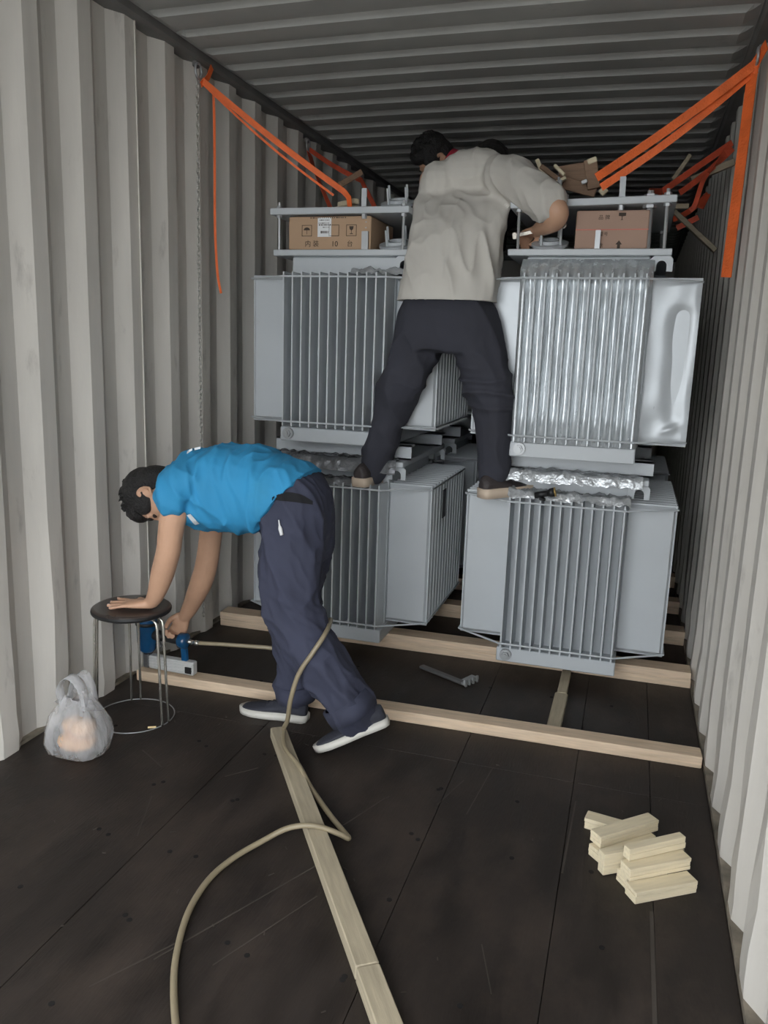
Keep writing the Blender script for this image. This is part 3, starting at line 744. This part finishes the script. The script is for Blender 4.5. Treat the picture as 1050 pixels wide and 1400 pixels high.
mb = MB(); mb.tube([(.202, 0, .158), (.212, 0, .158), (.214, 0, .158), (.235, 0, .158), (.237, 0, .158), (.255, 0, .158)], [.011, .011, .009, .009, .012, .010], 12); mb.build('air_coupling', chrome_m, t, True)
mb = MB(); mb.bar((.05, 0, .135), (.072, 0, .115), .012, .012); mb.build('trigger', dsteel_m, t)
hp = spline([(.340, 2.845, .202), (.45, 2.86, .206), (.60, 2.885, .208), (.78, 2.92, .21), (.89, 2.82, .33), (.975, 2.70, .435), (1.018, 2.585, .462), (1.036, 2.49, .457), (1.010, 2.445, .402), (.966, 2.43, .324), (.935, 2.435, .225), (.905, 2.475, .12), (.878, 2.505, .065), (.93, 2.40, .055), (1.02, 2.31, .052), (1.09, 2.245, .022), (1.20, 2.135, .0095), (1.275, 2.062, .0095), (1.296, 2.038, .010), (1.268, 2.022, .03), (1.20, 2.002, .052), (1.13, 1.975, .045), (1.07, 1.925, .020), (1.022, 1.84, .0095), (1.003, 1.735, .0095), (1.016, 1.61, .0095), (1.056, 1.49, .0095), (1.108, 1.385, .0095), (1.20, 1.25, .0095), (1.36, 1.05, .0095)], 7)
mb = MB(); mb.tube(hp, .0085, 10); tag(mb.build('air_hose', hose_m, None, True), 'khaki air hose curling over the floor and plank to the nail gun', 'hose')

# ================================================================== PEOPLE
def eval_mesh(o):
    dg = bpy.context.evaluated_depsgraph_get(); return bpy.data.meshes.new_from_object(o.evaluated_get(dg))
def fuse(name, mb, m_, parent, voxel=.008, smooth=6, wr=None, factor=.6):
    o = mb.build(name + '_raw', None)
    r = o.modifiers.new('r', 'REMESH'); r.mode = 'VOXEL'; r.voxel_size = voxel
    if smooth:
        s = o.modifiers.new('s', 'SMOOTH'); s.iterations = smooth; s.factor = factor
    me = eval_mesh(o); bpy.data.objects.remove(o)
    if wr:
        co = np.empty(len(me.vertices)*3); me.vertices.foreach_get('co', co); co = co.reshape(-1, 3)
        no = np.empty(len(me.vertices)*3); me.vertex_normals.foreach_get('vector', no); no = no.reshape(-1, 3)
        d = np.array([wr(Vector(p)) for p in co]); co = co + no*d[:, None]
        me.vertices.foreach_set('co', co.ravel()); me.update()
    me.name = name; me.materials.clear(); me.materials.append(m_)
    for p in me.polygons: p.use_smooth = True
    return link(name, me, parent)
def limb(mb, pts, rs, n=16, k=5, flat=None):
    """smooth tapered limb with rounded ends"""
    P = spline(pts, k); T = np.linspace(0, len(pts)-1, len(P)); rr = [float(np.interp(t, range(len(rs)), rs)) for t in T]
    mb.tube(P, rr, n); mb.ell(P[0], (rr[0],)*3, n=12, k=8); mb.ell(P[-1], (rr[-1],)*3, n=12, k=8)
def body_loft(mb, rings, n=28, k=5):
    """rings: (centre, half vector a, half vector b); interpolated smoothly, rounded square section"""
    cs = spline([r[0] for r in rings], k); a = spline([r[1] for r in rings], k); b = spline([r[2] for r in rings], k); out = []
    for c, u, w_ in zip(cs, a, b):
        rg = []
        for j in range(n):
            t = 2*math.pi*j/n; ct, st = math.cos(t), math.sin(t); e = 1/(abs(ct)**2.4+abs(st)**2.4)**(1/2.4)
            rg.append(c + (u*ct + w_*st)*e)
        out.append(rg)
    mb.ring_loft(out)
def ridged(p, f, seed, pw=2.): return (1-min(1, abs(noise.noise(p*f+V(seed, seed*2, seed*3)))*2))**pw
def hand(mb, wrist, fdir, pdir, side, curl, spread=.0, s=1., thumb=None):
    """wrist point, finger direction, palm normal (out of the palm), side vector toward the thumb, curl per joint in radians"""
    f = Vector(fdir).normalized(); p = Vector(pdir).normalized(); p = (p - f*p.dot(f)).normalized(); sd = Vector(side); sd = (sd-f*sd.dot(f)-p*sd.dot(p)).normalized()
    w0 = Vector(wrist)
    rings = []
    for q, hw, ht in ((-.005, .024, .018), (.02, .030, .017), (.05, .038, .0145), (.078, .040, .012), (.09, .037, .010)): rings.append((w0+f*q*s, sd*hw*s, p*ht*s))
    body_loft(mb, rings, 20, 4)
    mb.ell(w0+f*.035*s+sd*.022*s+p*.006*s, f*.032*s, sd*.016*s, p*.015*s)
    tips = []
    for i, (off, L, r) in enumerate(((.029, .072, .0088), (.0095, .080, .0090), (-.010, .074, .0086), (-.029, .058, .0078))):
        b = w0 + f*.083*s + sd*off*s; dr = (f + sd*spread*(off/.03)).normalized(); pts = [b - f*.015*s, b]; a = 0
        for seg in (.46, .30, .24):
            a += curl[i] if isinstance(curl, (list, tuple)) else curl
            pts.append(pts[-1] + (dr*math.cos(a) + p*math.sin(a))*L*seg*s)
        limb(mb, pts, [r*1.05*s, r*1.02*s, r*s, r*.92*s, r*.78*s], 12, 4)
        tips.append((pts[-1], (pts[-1]-pts[-2]).normalized()))
    th = thumb or [(.012, .026, .004), (.038, .048, .010), (.062, .060, .014), (.085, .064, .014)]
    limb(mb, [w0 + f*a*s + sd*b_*s + p*c_*s for a, b_, c_ in th], [.014*s, .0125*s, .0105*s, .0085*s], 12, 4)
    return tips
def head(mb, c, U, F, s=1.):
    """c: centre of the skull, U up, F face direction"""
    U = Vector(U).normalized(); F = Vector(F); F = (F-U*F.dot(U)).normalized(); S = U.cross(F)
    def q(u, f, si=0): return c + (U*u + F*f + S*si)*s
    mb.ell(q(.035, -.012), S*.077*s, F*.096*s, U*.088*s)
    mb.ell(q(-.03, .022), S*.066*s, F*.072*s, U*.085*s)
    mb.ell(q(-.085, .045), S*.042*s, F*.045*s, U*.036*s)
    mb.ell(q(-.06, .03, .03), S*.03*s, F*.045*s, U*.045*s); mb.ell(q(-.06, .03, -.03), S*.03*s, F*.045*s, U*.045*s)
    mb.ell(q(.022, .078), S*.05*s, F*.016*s, U*.014*s)                     # brow
    limb(mb, [q(.012, .088), q(-.012, .100), q(-.030, .110)], [.008*s, .011*s, .014*s], 10, 3)   # nose
    mb.ell(q(-.032, .096, .012), S*.009*s, F*.010*s, U*.008*s); mb.ell(q(-.032, .096, -.012), S*.009*s, F*.010*s, U*.008*s)
    mb.ell(q(-.058, .088), S*.024*s, F*.010*s, U*.006*s); mb.ell(q(-.071, .085), S*.021*s, F*.011*s, U*.007*s)  # lips
    for k in (1, -1):
        pts = [q(-.028+.0, .0, .074*k)] + [q(-.004+.030*math.sin(a), -.008+.017*math.cos(a)*-1, .080*k) for a in [(-1.2+.45*i) for i in range(9)]]
        limb(mb, pts, [.0052*s]*len(pts), 8, 2); mb.ell(q(-.004, -.002, .071*k), S*.004*s, F*.014*s, U*.026*s)
    return q, U, F, S
def eyes(q, U, F, S, parent):
    for k in (1, -1): MB().ell(q(.0, .081, .031*k), S*.013, F*.008, U*.0065, 12, 8).build('eye', eye_m, parent, True)
    for k in (1, -1): MB().ell(q(.020, .090, .031*k), S*.021, F*.006, U*.0045, 12, 8).build('eyebrow', hair_m, parent, True)
def hair(q, U, F, S, parent, back=1.):
    mb = MB()
    mb.ell(q(.046, -.018), S*.084, F*.098, U*.088)
    mb.ell(q(.0, -.050), S*.078, F*.062, U*.085)
    mb.ell(q(.082, .042), S*.064, F*.052, U*.042)
    for k in (1, -1): mb.ell(q(.028, .018, .052*k), S*.030, F*.055, U*.045); 
    for i in range(60):
        a = random.uniform(0, 2*math.pi); e = random.uniform(.55, 1.5)
        u, f_, s_ = math.sin(e), math.cos(e)*math.cos(a), math.cos(e)*math.sin(a)
        p = q(.046+.083*u, -.012+.094*f_, .079*s_); d = (U*u + F*(f_*.7+.45) + S*s_*.7).normalized()
        limb(mb, [p, p+d*.012, p+d*.020+F*.006], [.008, .006, .003], 6, 2)
    return fuse('hair', mb, hair_m, parent, .0045, 1)

# ---------------------------------------------------------------- man in blue
P1 = thing('person', 'man in a blue t-shirt and navy trousers bending over the stool with a nail gun', 'person', (0, 0, 0))
b = MB()
hc = V(.308, 2.600, .872); U1 = V(-.93, -.02, -.26); F1 = V(.22, -.18, -.95)
q1 = head(b, hc, U1, F1)
limb(b, [hc+V(.035, 0, .02), V(.385, 2.62, .915), V(.45, 2.63, .935)], [.054, .054, .060])
body_loft(b, [(V(.45, 2.63, .925), V(0, .10, 0), V(.02, 0, .08)), (V(.53, 2.63, .93), V(0, .15, 0), V(0, 0, .11)), (V(.70, 2.64, .93), V(0, .13, 0), V(0, 0, .11)), (V(.82, 2.65, .88), V(0, .13, 0), V(.07, 0, .09)), (V(.865, 2.65, .80), V(0, .13, 0), V(.09, 0, .03))])
# near arm, hand flat on the stool
limb(b, [V(.485, 2.48, .95), V(.470, 2.462, .86), V(.450, 2.462, .76), V(.440, 2.466, .705), V(.405, 2.478, .61), V(.368, 2.492, .525), V(.342, 2.502, .487)], [.056, .050, .045, .044, .043, .033, .027])
tips = hand(b, V(.336, 2.500, .478), V(-.98, -.20, -.06), V(0, 0, -1), V(.18, -.95, 0)*-1, [.0, .02, .02, .03], .42, 1.0, [(.012, .026, .004), (.035, .052, .008), (.058, .072, .009), (.080, .082, .009)])
# far arm, hand closed on the grip
limb(b, [V(.46, 2.77, .93), V(.450, 2.785, .82), V(.425, 2.80, .70), V(.395, 2.815, .56), V(.36, 2.828, .47), V(.295, 2.862, .36), V(.254, 2.882, .302)], [.056, .050, .045, .046, .046, .036, .028])
tips2 = hand(b, V(.250, 2.884, .296), V(-.45, -.02, -.9), V(0, -1, -.05), V(-.9, 0, .45), [1.0, 1.0, 1.0, 1.0], .0, 1.0, [(.012, .026, .004), (.032, .040, .024), (.044, .038, .050), (.052, .028, .070)])
# legs inside the trousers
limb(b, [V(.89, 2.72, .84), V(.80, 2.73, .50), V(.815, 2.725, .09)], [.075, .055, .045])
limb(b, [V(.89, 2.57, .84), V(.92, 2.545, .48), V(1.15, 2.545, .16)], [.075, .055, .045])
body1 = fuse('body', b, skin_m, P1, .0052, 3)
eyes(*q1, P1); hair(*q1, P1)
for tp, td in tips: MB().ell(tp+V(0, 0, .0055)-td*.002, td*.006, td.cross(Z_)*.0048, Z_*.002, 10, 6).build('fingernail', nail_m, body1, True)
b = MB()
body_loft(b, [(V(.375, 2.62, .945), V(0, .070, 0), V(.03, 0, .062)), (V(.42, 2.625, .937), V(0, .15, 0), V(.02, 0, .10)), (V(.475, 2.63, .922), V(0, .185, 0), V(.01, 0, .138)), (V(.56, 2.63, .915), V(0, .180, 0), V(0, 0, .158)), (V(.66, 2.64, .917), V(0, .170, 0), V(.01, 0, .160)), (V(.755, 2.645, .905), V(0, .170, 0), V(.05, 0, .148)), (V(.825, 2.65, .885), V(0, .170, 0), V(.106, 0, .126))])
limb(b, [V(.50, 2.53, .955), V(.485, 2.485, .94), V(.474, 2.466, .92), V(.468, 2.461, .905)], [.085, .080, .071, .069])
limb(b, [V(.49, 2.73, .955), V(.47, 2.775, .91), V(.455, 2.79, .82)], [.085, .078, .068])
def wr1(p):
    h = .013*ridged(V(p.x*1.2+p.z*.3, p.y*.5, p.z*.4), 8., 2.) + .008*ridged(V(p.x*1.8+p.z*.4, p.y, p.z*.4), 12., 5.)
    k = .012*ridged(V(p.x*.8+p.z*.9, p.y*.6, p.z*.2-p.x*.2), 12., 8., 3.)*math.exp(-((p.x-.50)**2+(p.z-.90)**2)/.02)
    f_ = max(0, min(1, ((.930-p.x)*.76 + (p.z-.99)*-.64 + .02)/.06)) if p.x > .65 else 1
    return (h + k)*f_ - .009
shirt1 = fuse('t_shirt', b, blue_m, P1, .0065, 5, wr1)
b = MB()
body_loft(b, [(V(.800, 2.65, .905), V(0, .155, 0), V(.095, 0, .112)), (V(.845, 2.65, .870), V(0, .166, 0), V(.118, 0, .098)), (V(.868, 2.65, .81), V(0, .174, 0), V(.130, 0, .05)), (V(.866, 2.65, .74), V(0, .168, 0), V(.128, 0, .012)), (V(.858, 2.65, .68), V(0, .15, 0), V(.122, 0, .0))])
limb(b, [V(.868, 2.725, .80), V(.840, 2.73, .66), V(.815, 2.73, .52), V(.815, 2.728, .38), V(.822, 2.726, .25), V(.826, 2.725, .122)], [.115, .112, .102, .086, .074, .066])
limb(b, [V(.872, 2.575, .80), V(.870, 2.56, .66), V(.885, 2.545, .53), V(.945, 2.54, .40), V(1.05, 2.545, .27), V(1.125, 2.55, .165)], [.115, .112, .102, .094, .090, .082])
def wr2(p):
    lo = max(0, min(1, (.75-p.z)/.3))
    return .020*ridged(V(p.x*.9+p.z*.35, p.y*.7, p.z*.35), 8., 3.) + .016*lo*ridged(V(p.x*.6, p.y*.5, p.z*.9+p.x*.7), 9., 6.) + .006*ridged(V(p.x+p.z*.6, p.y, p.z*.5), 19., 26.) - .018
tr1 = fuse('trousers', b, navy_m, P1, .0075, 5, wr2)
# turned up cuffs
for c, d_, r in ((V(.826, 2.725, .112), V(.004, 0, -1), .071), (V(1.118, 2.55, .172), V(.58, .05, -.80), .086)):
    d_ = d_.normalized(); mb = MB(); s1, u1 = frame_from(d_)
    rings = []
    for q_, rr in ((-.036, r*.97), (-.036, r*1.08), (.0, r*1.11), (.030, r*1.09), (.030, r*.92)):
        rings.append([c + d_*q_ + (s1*math.cos(2*math.pi*k/30)+u1*math.sin(2*math.pi*k/30))*rr*(1+.05*math.sin(3*2*math.pi*k/30)) for k in range(30)])
    mb.ring_loft(rings, False); o = mb.build('cuff', navy_m, P1, True)
# flat trims laid on a garment surface
from mathutils.bvhtree import BVHTree
def bvh(o):
    return BVHTree.FromPolygons([v.co.copy() for v in o.data.vertices], [tuple(p.vertices) for p in o.data.polygons])
def decal(name, tree, pts2, frm, m_, parent, thick=.0025, lift=.002, subdiv=8):
    """a strip on the surface through pts2 = [(point, half width vector)] projected along frm"""
    frm = Vector(frm).normalized(); mb = MB(); rows = []
    P = spline([p for p, _ in pts2], subdiv); Wv = spline([w_ for _, w_ in pts2], subdiv)
    for p, w_ in zip(P, Wv):
        row = []
        for k in (-1, -.33, .33, 1):
            o_ = p + w_*k - frm*.5; hit = tree.ray_cast(o_, frm)
            row.append((hit[0] if hit[0] else p + w_*k) - frm*lift)
        rows.append(row)
    n = 4; vs = [v for r in rows for v in r]; m2 = len(vs); vs += [v + frm*thick for v in vs]
    fs = [(i*n+j, i*n+j+1, (i+1)*n+j+1, (i+1)*n+j) for i in range(len(rows)-1) for j in range(3)]
    mb.add(vs, fs + [tuple(m2+i for i in f[::-1]) for f in fs]); return mb.build(name, m_, parent, True)
tt = bvh(tr1); view = V(-.45, .89, 0)
PQ = [at(372, 682, 2.48), at(392, 681, 2.48), at(412, 685, 2.48), at(430, 693, 2.48)]
decal('pocket_opening', tt, [(PQ[0], V(0, 0, .006)), (PQ[1], V(0, 0, .014)), (PQ[2], V(0, 0, .014)), (PQ[3], V(0, 0, .006))], view, blackpocket_m, P1, lift=.0035)
kc = at(383, 722, 2.48); h = tt.ray_cast(kc-view*.5, view)
if h[0]:
    k0 = h[0]-view*.008; mb = MB(); mb.tube([k0+V(-.006, 0, .03), k0+V(-.003, 0, .012), k0, k0+V(.006, 0, -.022)], [.002, .003, .007, .006], 10); tag(mb.build('key_fob', paper_m, P1, True), 'small white key fob hanging at the pocket')
ts = bvh(shirt1)
mb_pts = [(at(258, 697, 2.47), at(262, 708, 2.47)), (at(262, 704, 2.47), at(271, 718, 2.47))]
a_, b_ = at(259, 700, 2.5), at(270, 717, 2.5)
decal('shirt_print', ts, [(a_, V(.008, 0, .004)), (a_.lerp(b_, .5), V(.009, 0, .004)), (b_, V(.009, 0, .004))], view, white_m, P1, lift=.002)
for a_, b_ in ((at(256, 618, 2.55), at(263, 614, 2.55)), (at(266, 614, 2.55), at(274, 612, 2.55))):
    decal('shirt_print', ts, [(a_, V(0, 0, .004)), (b_, V(0, 0, .004))], view, white_m, P1, lift=.002)
# shoes
def shoe(parent, heel, toe, up, up_m, sole_m_, w=.046, hgt=.085, L=None, name='shoe', st=.024):
    heel = Vector(heel); toe = Vector(toe); d = toe-heel; L = L or d.length; d.normalize(); up = Vector(up); up = (up-d*up.dot(d)).normalized(); s_ = d.cross(up)
    def outline(k):   # half width along the shoe
        return np.interp(k, [0, .04, .12, .35, .6, .78, .92, .98, 1], [.45, .72, .80, .78, .98, 1.0, .74, .42, .18])*w
    def height(k): return np.interp(k, [0, .1, .25, .4, .6, .8, .93, 1], [.85, 1, .98, .80, .60, .48, .38, .20])*hgt
    t_ = link(name, None, parent); t_.empty_display_size = .02
    mb = MB(); rings = []
    for k in np.linspace(0, 1, 18):
        c = heel + d*L*k; hw = outline(k); hh = height(k); rg = []
        for j in range(18):
            a = 2*math.pi*j/18; x = math.cos(a)*hw*.95; z = .018+(hh-.018)*(.5+.5*math.sin(a)); x *= 1-.42*max(0, math.sin(a))
            rg.append(c + s_*x + up*z)
        rings.append(rg)
    mb.ring_loft(rings); u_ = fuse('upper', mb, up_m, t_, .005, 3)
    mb = MB(); rings = []
    for k in np.linspace(0, 1, 22):
        c = heel + d*L*(k*1.03-.015); hw = outline(k)*1.06; rg = []
        for x, z in ((-1, .0), (-1.03, st*.5), (-1, st), (1, st), (1.03, st*.5), (1, 0)): rg.append(c + s_*hw*x + up*z)
        rings.append(rg)
    mb.ring_loft(rings); mb.build('sole', sole_m_, t_, True)
    mb = MB()
    for k in (.42, .50, .58):
        c = heel + d*L*k + up*(height(k)*1.0); wl = outline(k)*.45; mb.tube([c - s_*wl - up*.006, c + up*.003, c + s_*wl - up*.006], .0025, 6)
    tag(mb.build('laces', up_m, t_, True), kind='stuff')
    return t_
shoe(P1, (.880, 2.722, .002), (.600, 2.715, .002), (0, 0, 1), shoe_m, sole_m, .047, .088)
shoe(P1, (1.252, 2.585, .120), (1.010, 2.505, .006), (-.38, 0, .92), shoe_m, sole_m, .048, .088, .282)

# ---------------------------------------------------------------- man in the cream shirt, seen from behind
P2 = thing('person', 'man in a cream t-shirt and charcoal trousers straddling the two lower transformers', 'person', (0, 0, 0))
b = MB()
hc = V(1.262, 3.90, 2.262); q2 = head(b, hc, V(.05, .75, .45), V(.1, .45, -.85))
limb(b, [V(1.235, 3.72, 2.20), V(1.25, 3.80, 2.25), hc+V(0, -.03, -.01)], [.06, .056, .056])
body_loft(b, [(V(1.185, 3.47, 1.56), V(.16, 0, 0), V(0, .11, .02)), (V(1.19, 3.50, 1.72), V(.155, 0, 0), V(0, .10, .03)), (V(1.21, 3.58, 1.95), V(.165, 0, 0), V(0, .10, .05)), (V(1.225, 3.70, 2.15), V(.14, 0, 0), V(0, .06, .05))])
# right arm: shoulder, elbow out to the right, forearm back to the left
limb(b, [V(1.405, 3.62, 2.17), V(1.50, 3.52, 2.09), V(1.60, 3.435, 2.02), V(1.632, 3.420, 1.992), V(1.620, 3.45, 1.965), V(1.575, 3.53, 1.955), V(1.54, 3.60, 1.952)], [.062, .056, .050, .046, .045, .036, .028])
hand(b, V(1.54, 3.60, 1.952), V(-.6, .75, -.12), V(0, -.2, -1), V(.3, 1, 0), [.6, .7, .75, .8], 0, 1.0, [(.012, .026, .004), (.040, .034, .022), (.062, .024, .036), (.075, .012, .044)])
# left arm forward onto the left stack
limb(b, [V(1.05, 3.68, 2.17), V(1.03, 3.80, 2.06), V(1.02, 3.90, 1.98), V(1.01, 4.05, 1.93)], [.06, .052, .044, .030])
hand(b, V(1.01, 4.05, 1.925), V(-.15, 1, -.1), V(0, 0, -1), V(1, 0, 0), .25, .1)
limb(b, [V(1.08, 3.48, 1.55), V(.975, 3.49, 1.22), V(.865, 3.50, .86)], [.08, .06, .045])
limb(b, [V(1.30, 3.48, 1.55), V(1.395, 3.47, 1.27), V(1.43, 3.47, .86)], [.08, .06, .045])
fuse('body', b, skin_m, P2, .0055, 3); eyes(*q2, P2); hair(*q2, P2)
b = MB()
body_loft(b, [(V(1.186, 3.475, 1.635), V(.226, 0, 0), V(0, .148, 0)), (V(1.190, 3.485, 1.72), V(.213, 0, 0), V(0, .142, .02)), (V(1.198, 3.52, 1.86), V(.205, 0, 0), V(0, .135, .04)), (V(1.205, 3.57, 2.0), V(.214, 0, 0), V(0, .135, .06)), (V(1.215, 3.63, 2.11), V(.226, 0, 0), V(0, .120, .080)), (V(1.226, 3.69, 2.185), V(.205, 0, 0), V(0, .100, .090)), (V(1.236, 3.735, 2.235), V(.15, 0, 0), V(0, .07, .080)), (V(1.245, 3.77, 2.265), V(.085, 0, 0), V(0, .04, .055))])
b.ell(V(1.235, 3.70, 2.205), (.165, .105, .110))
limb(b, [V(1.365, 3.64, 2.175), V(1.43, 3.58, 2.150), V(1.52, 3.50, 2.085), V(1.585, 3.445, 2.040)], [.096, .096, .090, .086])
limb(b, [V(1.08, 3.68, 2.165), V(1.05, 3.74, 2.12), V(1.03, 3.81, 2.06)], [.095, .085, .078])
def wr3(p):
    s = max(0, min(1, (2.15-p.z)/.35))
    hf = max(0, min(1, (p.z-1.648)/.09))
    return hf*((.026 if p.x > 1.2 else .014)*s*ridged(V(p.x*1.25+p.z*.22, p.y*.8, p.z*.18), 10., 4., 2.) + .008*ridged(V(p.x+p.z*.4, p.y, p.z*.4), 12., 7.)) - .010
fuse('t_shirt', b, cream_m, P2, .0068, 5, wr3)
b = MB()
body_loft(b, [(V(1.187, 3.475, 1.66), V(.18, 0, 0), V(0, .115, 0)), (V(1.187, 3.475, 1.60), V(.222, 0, 0), V(0, .148, 0)), (V(1.190, 3.475, 1.50), V(.235, 0, 0), V(0, .150, 0)), (V(1.192, 3.475, 1.43), V(.21, 0, 0), V(0, .13, 0))])
limb(b, [V(1.075, 3.475, 1.53), V(1.045, 3.475, 1.40), V(.995, 3.47, 1.27), V(.955, 3.475, 1.16), V(.905, 3.485, 1.0), V(.872, 3.495, .895)], [.125, .115, .100, .088, .078, .068])
limb(b, [V(1.305, 3.475, 1.53), V(1.345, 3.475, 1.42), V(1.395, 3.465, 1.29), V(1.412, 3.465, 1.17), V(1.425, 3.47, 1.0), V(1.430, 3.472, .905)], [.125, .115, .105, .092, .082, .074])
def wr4(p):
    k = math.exp(-((p.z-1.28)/.10)**2)*(1 if p.x > 1.2 else .5)
    return .018*ridged(V(p.x*.9+p.z*.3, p.y*.7, p.z*.35), 8., 13.) + .022*k*ridged(V(p.x*.4, p.y*.4, p.z*1.6+p.x*.25), 11., 16.) + .010*max(0, (1.05-p.z)/.2)*ridged(V(p.x*.5, p.y*.5, p.z), 11., 19.) - .015
fuse('trousers', b, char_m, P2, .0078, 5, wr4)
shoe(P2, (.838, 3.400, .822), (.875, 3.66, .832), (0, 0, 1), brownshoe_m, beige_m, .052, .105, .27, st=.040)
shoe(P2, (1.395, 3.405, .818), (1.59, 3.58, .830), (0, 0, 1), brownshoe_m, beige_m, .050, .105, .265, st=.042)
# spanner in his right hand
t = thing('spanner', 'chrome spanner in the right hand of the man in cream', 'spanner', (0, 0, 0))
a = at(705, 322, 3.60); c = at(768, 308, 3.60)
mb = MB(); mb.bar(a, a.lerp(c, .82), .016, .006, V(0, 1, .3), bev=.002); mb.build('shaft', chrome_m, t)
mb = MB(); P = [c + V(.017*math.cos(x), 0, .012*math.sin(x)) for x in [2*math.pi*k/14 for k in range(15)]]; mb.tube(P, .005, 8, False); mb.build('ring_end', chrome_m, t, True)
mb = MB(); mb.bar(a-V(.014, 0, .002), a+V(.006, 0, 0), .03, .008, V(0, 1, .3), bev=.003); mb.build('open_end', chrome_m, t)

# ---------------------------------------------------------------- third man behind
P3 = thing('person', 'black-haired man in a dark jacket and red collar crouching behind the man in cream', 'person', (0, 0, 0))
b = MB(); hc = V(.870, 4.43, 2.432); q3 = head(b, hc, V(-.55, -.50, .45), V(-.55, -.20, -.80))
limb(b, [hc+V(.03, .02, -.04), V(.95, 4.45, 2.40), V(1.02, 4.48, 2.35)], [.055, .055, .06])
body_loft(b, [(V(1.02, 4.46, 2.33), V(.12, -.08, 0), V(.05, .05, .05)), (V(1.06, 4.55, 2.2), V(.13, -.08, 0), V(.07, .08, .03)), (V(1.05, 4.66, 2.0), V(.14, -.05, 0), V(.06, .11, .0)), (V(1.0, 4.70, 1.93), V(.13, 0, 0), V(.0, .1, .0))])
limb(b, [V(.92, 4.42, 2.29), V(.82, 4.33, 2.16), V(.77, 4.26, 2.10), V(.80, 4.15, 2.095)], [.055, .048, .042, .03])
hand(b, V(.80, 4.15, 2.092), V(.15, -1, -.08), V(0, 0, -1), V(1, 0, 0), .2, .1)
limb(b, [V(1.17, 4.52, 2.30), V(1.26, 4.42, 2.17), V(1.28, 4.3, 2.10), V(1.25, 4.18, 2.06)], [.055, .048, .042, .03])
hand(b, V(1.25, 4.18, 2.06), V(-.15, -1, -.08), V(0, 0, -1), V(-1, 0, 0), .3, .1)
limb(b, [V(.97, 4.70, 1.97), V(.86, 4.62, 1.955), V(.80, 4.75, 1.93), V(.82, 4.95, 1.925)], [.08, .06, .05, .04])
limb(b, [V(1.02, 4.72, 1.97), V(.96, 4.68, 1.955), V(.90, 4.80, 1.93), V(.92, 5.0, 1.925)], [.08, .06, .05, .04])
fuse('body', b, skin_m, P3, .006, 3); eyes(*q3, P3); hair(*q3, P3)
b = MB()
body_loft(b, [(V(.985, 4.425, 2.36), V(.10, -.07, 0), V(.05, .05, .05)), (V(1.03, 4.49, 2.30), V(.165, -.11, 0), V(.07, .07, .05)), (V(1.06, 4.56, 2.18), V(.165, -.10, 0), V(.09, .10, .03)), (V(1.05, 4.66, 1.99), V(.165, -.07, 0), V(.07, .13, 0))])
limb(b, [V(.93, 4.45, 2.29), V(.82, 4.34, 2.16), V(.77, 4.27, 2.10), V(.793, 4.17, 2.096)], [.078, .066, .058, .042])
limb(b, [V(1.16, 4.52, 2.29), V(1.26, 4.42, 2.17), V(1.28, 4.3, 2.10), V(1.255, 4.2, 2.065)], [.078, .066, .058, .042])
fuse('jacket', b, jacket_m, P3, .009, 4)
b = MB()
body_loft(b, [(V(1.04, 4.67, 2.02), V(.16, -.05, 0), V(.05, .12, 0)), (V(1.0, 4.71, 1.96), V(.15, 0, 0), V(0, .11, 0))])
limb(b, [V(.97, 4.70, 1.97), V(.86, 4.62, 1.956), V(.80, 4.75, 1.94), V(.82, 4.93, 1.935)], [.095, .080, .066, .055])
limb(b, [V(1.02, 4.72, 1.97), V(.96, 4.68, 1.956), V(.90, 4.80, 1.94), V(.92, 4.98, 1.935)], [.095, .080, .066, .055])
fuse('trousers', b, char_m, P3, .010, 4)
mb = MB(); ax = (V(1.02, 4.45, 2.34)-hc).normalized(); s1, u1 = frame_from(ax); c0 = V(.955, 4.44, 2.405)
rings = []
for q_, rr in ((-.03, .066), (-.03, .074), (.01, .082), (.05, .092), (.05, .07)): rings.append([c0 + ax*q_ + (s1*math.cos(2*math.pi*k/24)+u1*math.sin(2*math.pi*k/24))*rr for k in range(24)])
mb.ring_loft(rings, False); mb.build('collar', red_m, P3, True)
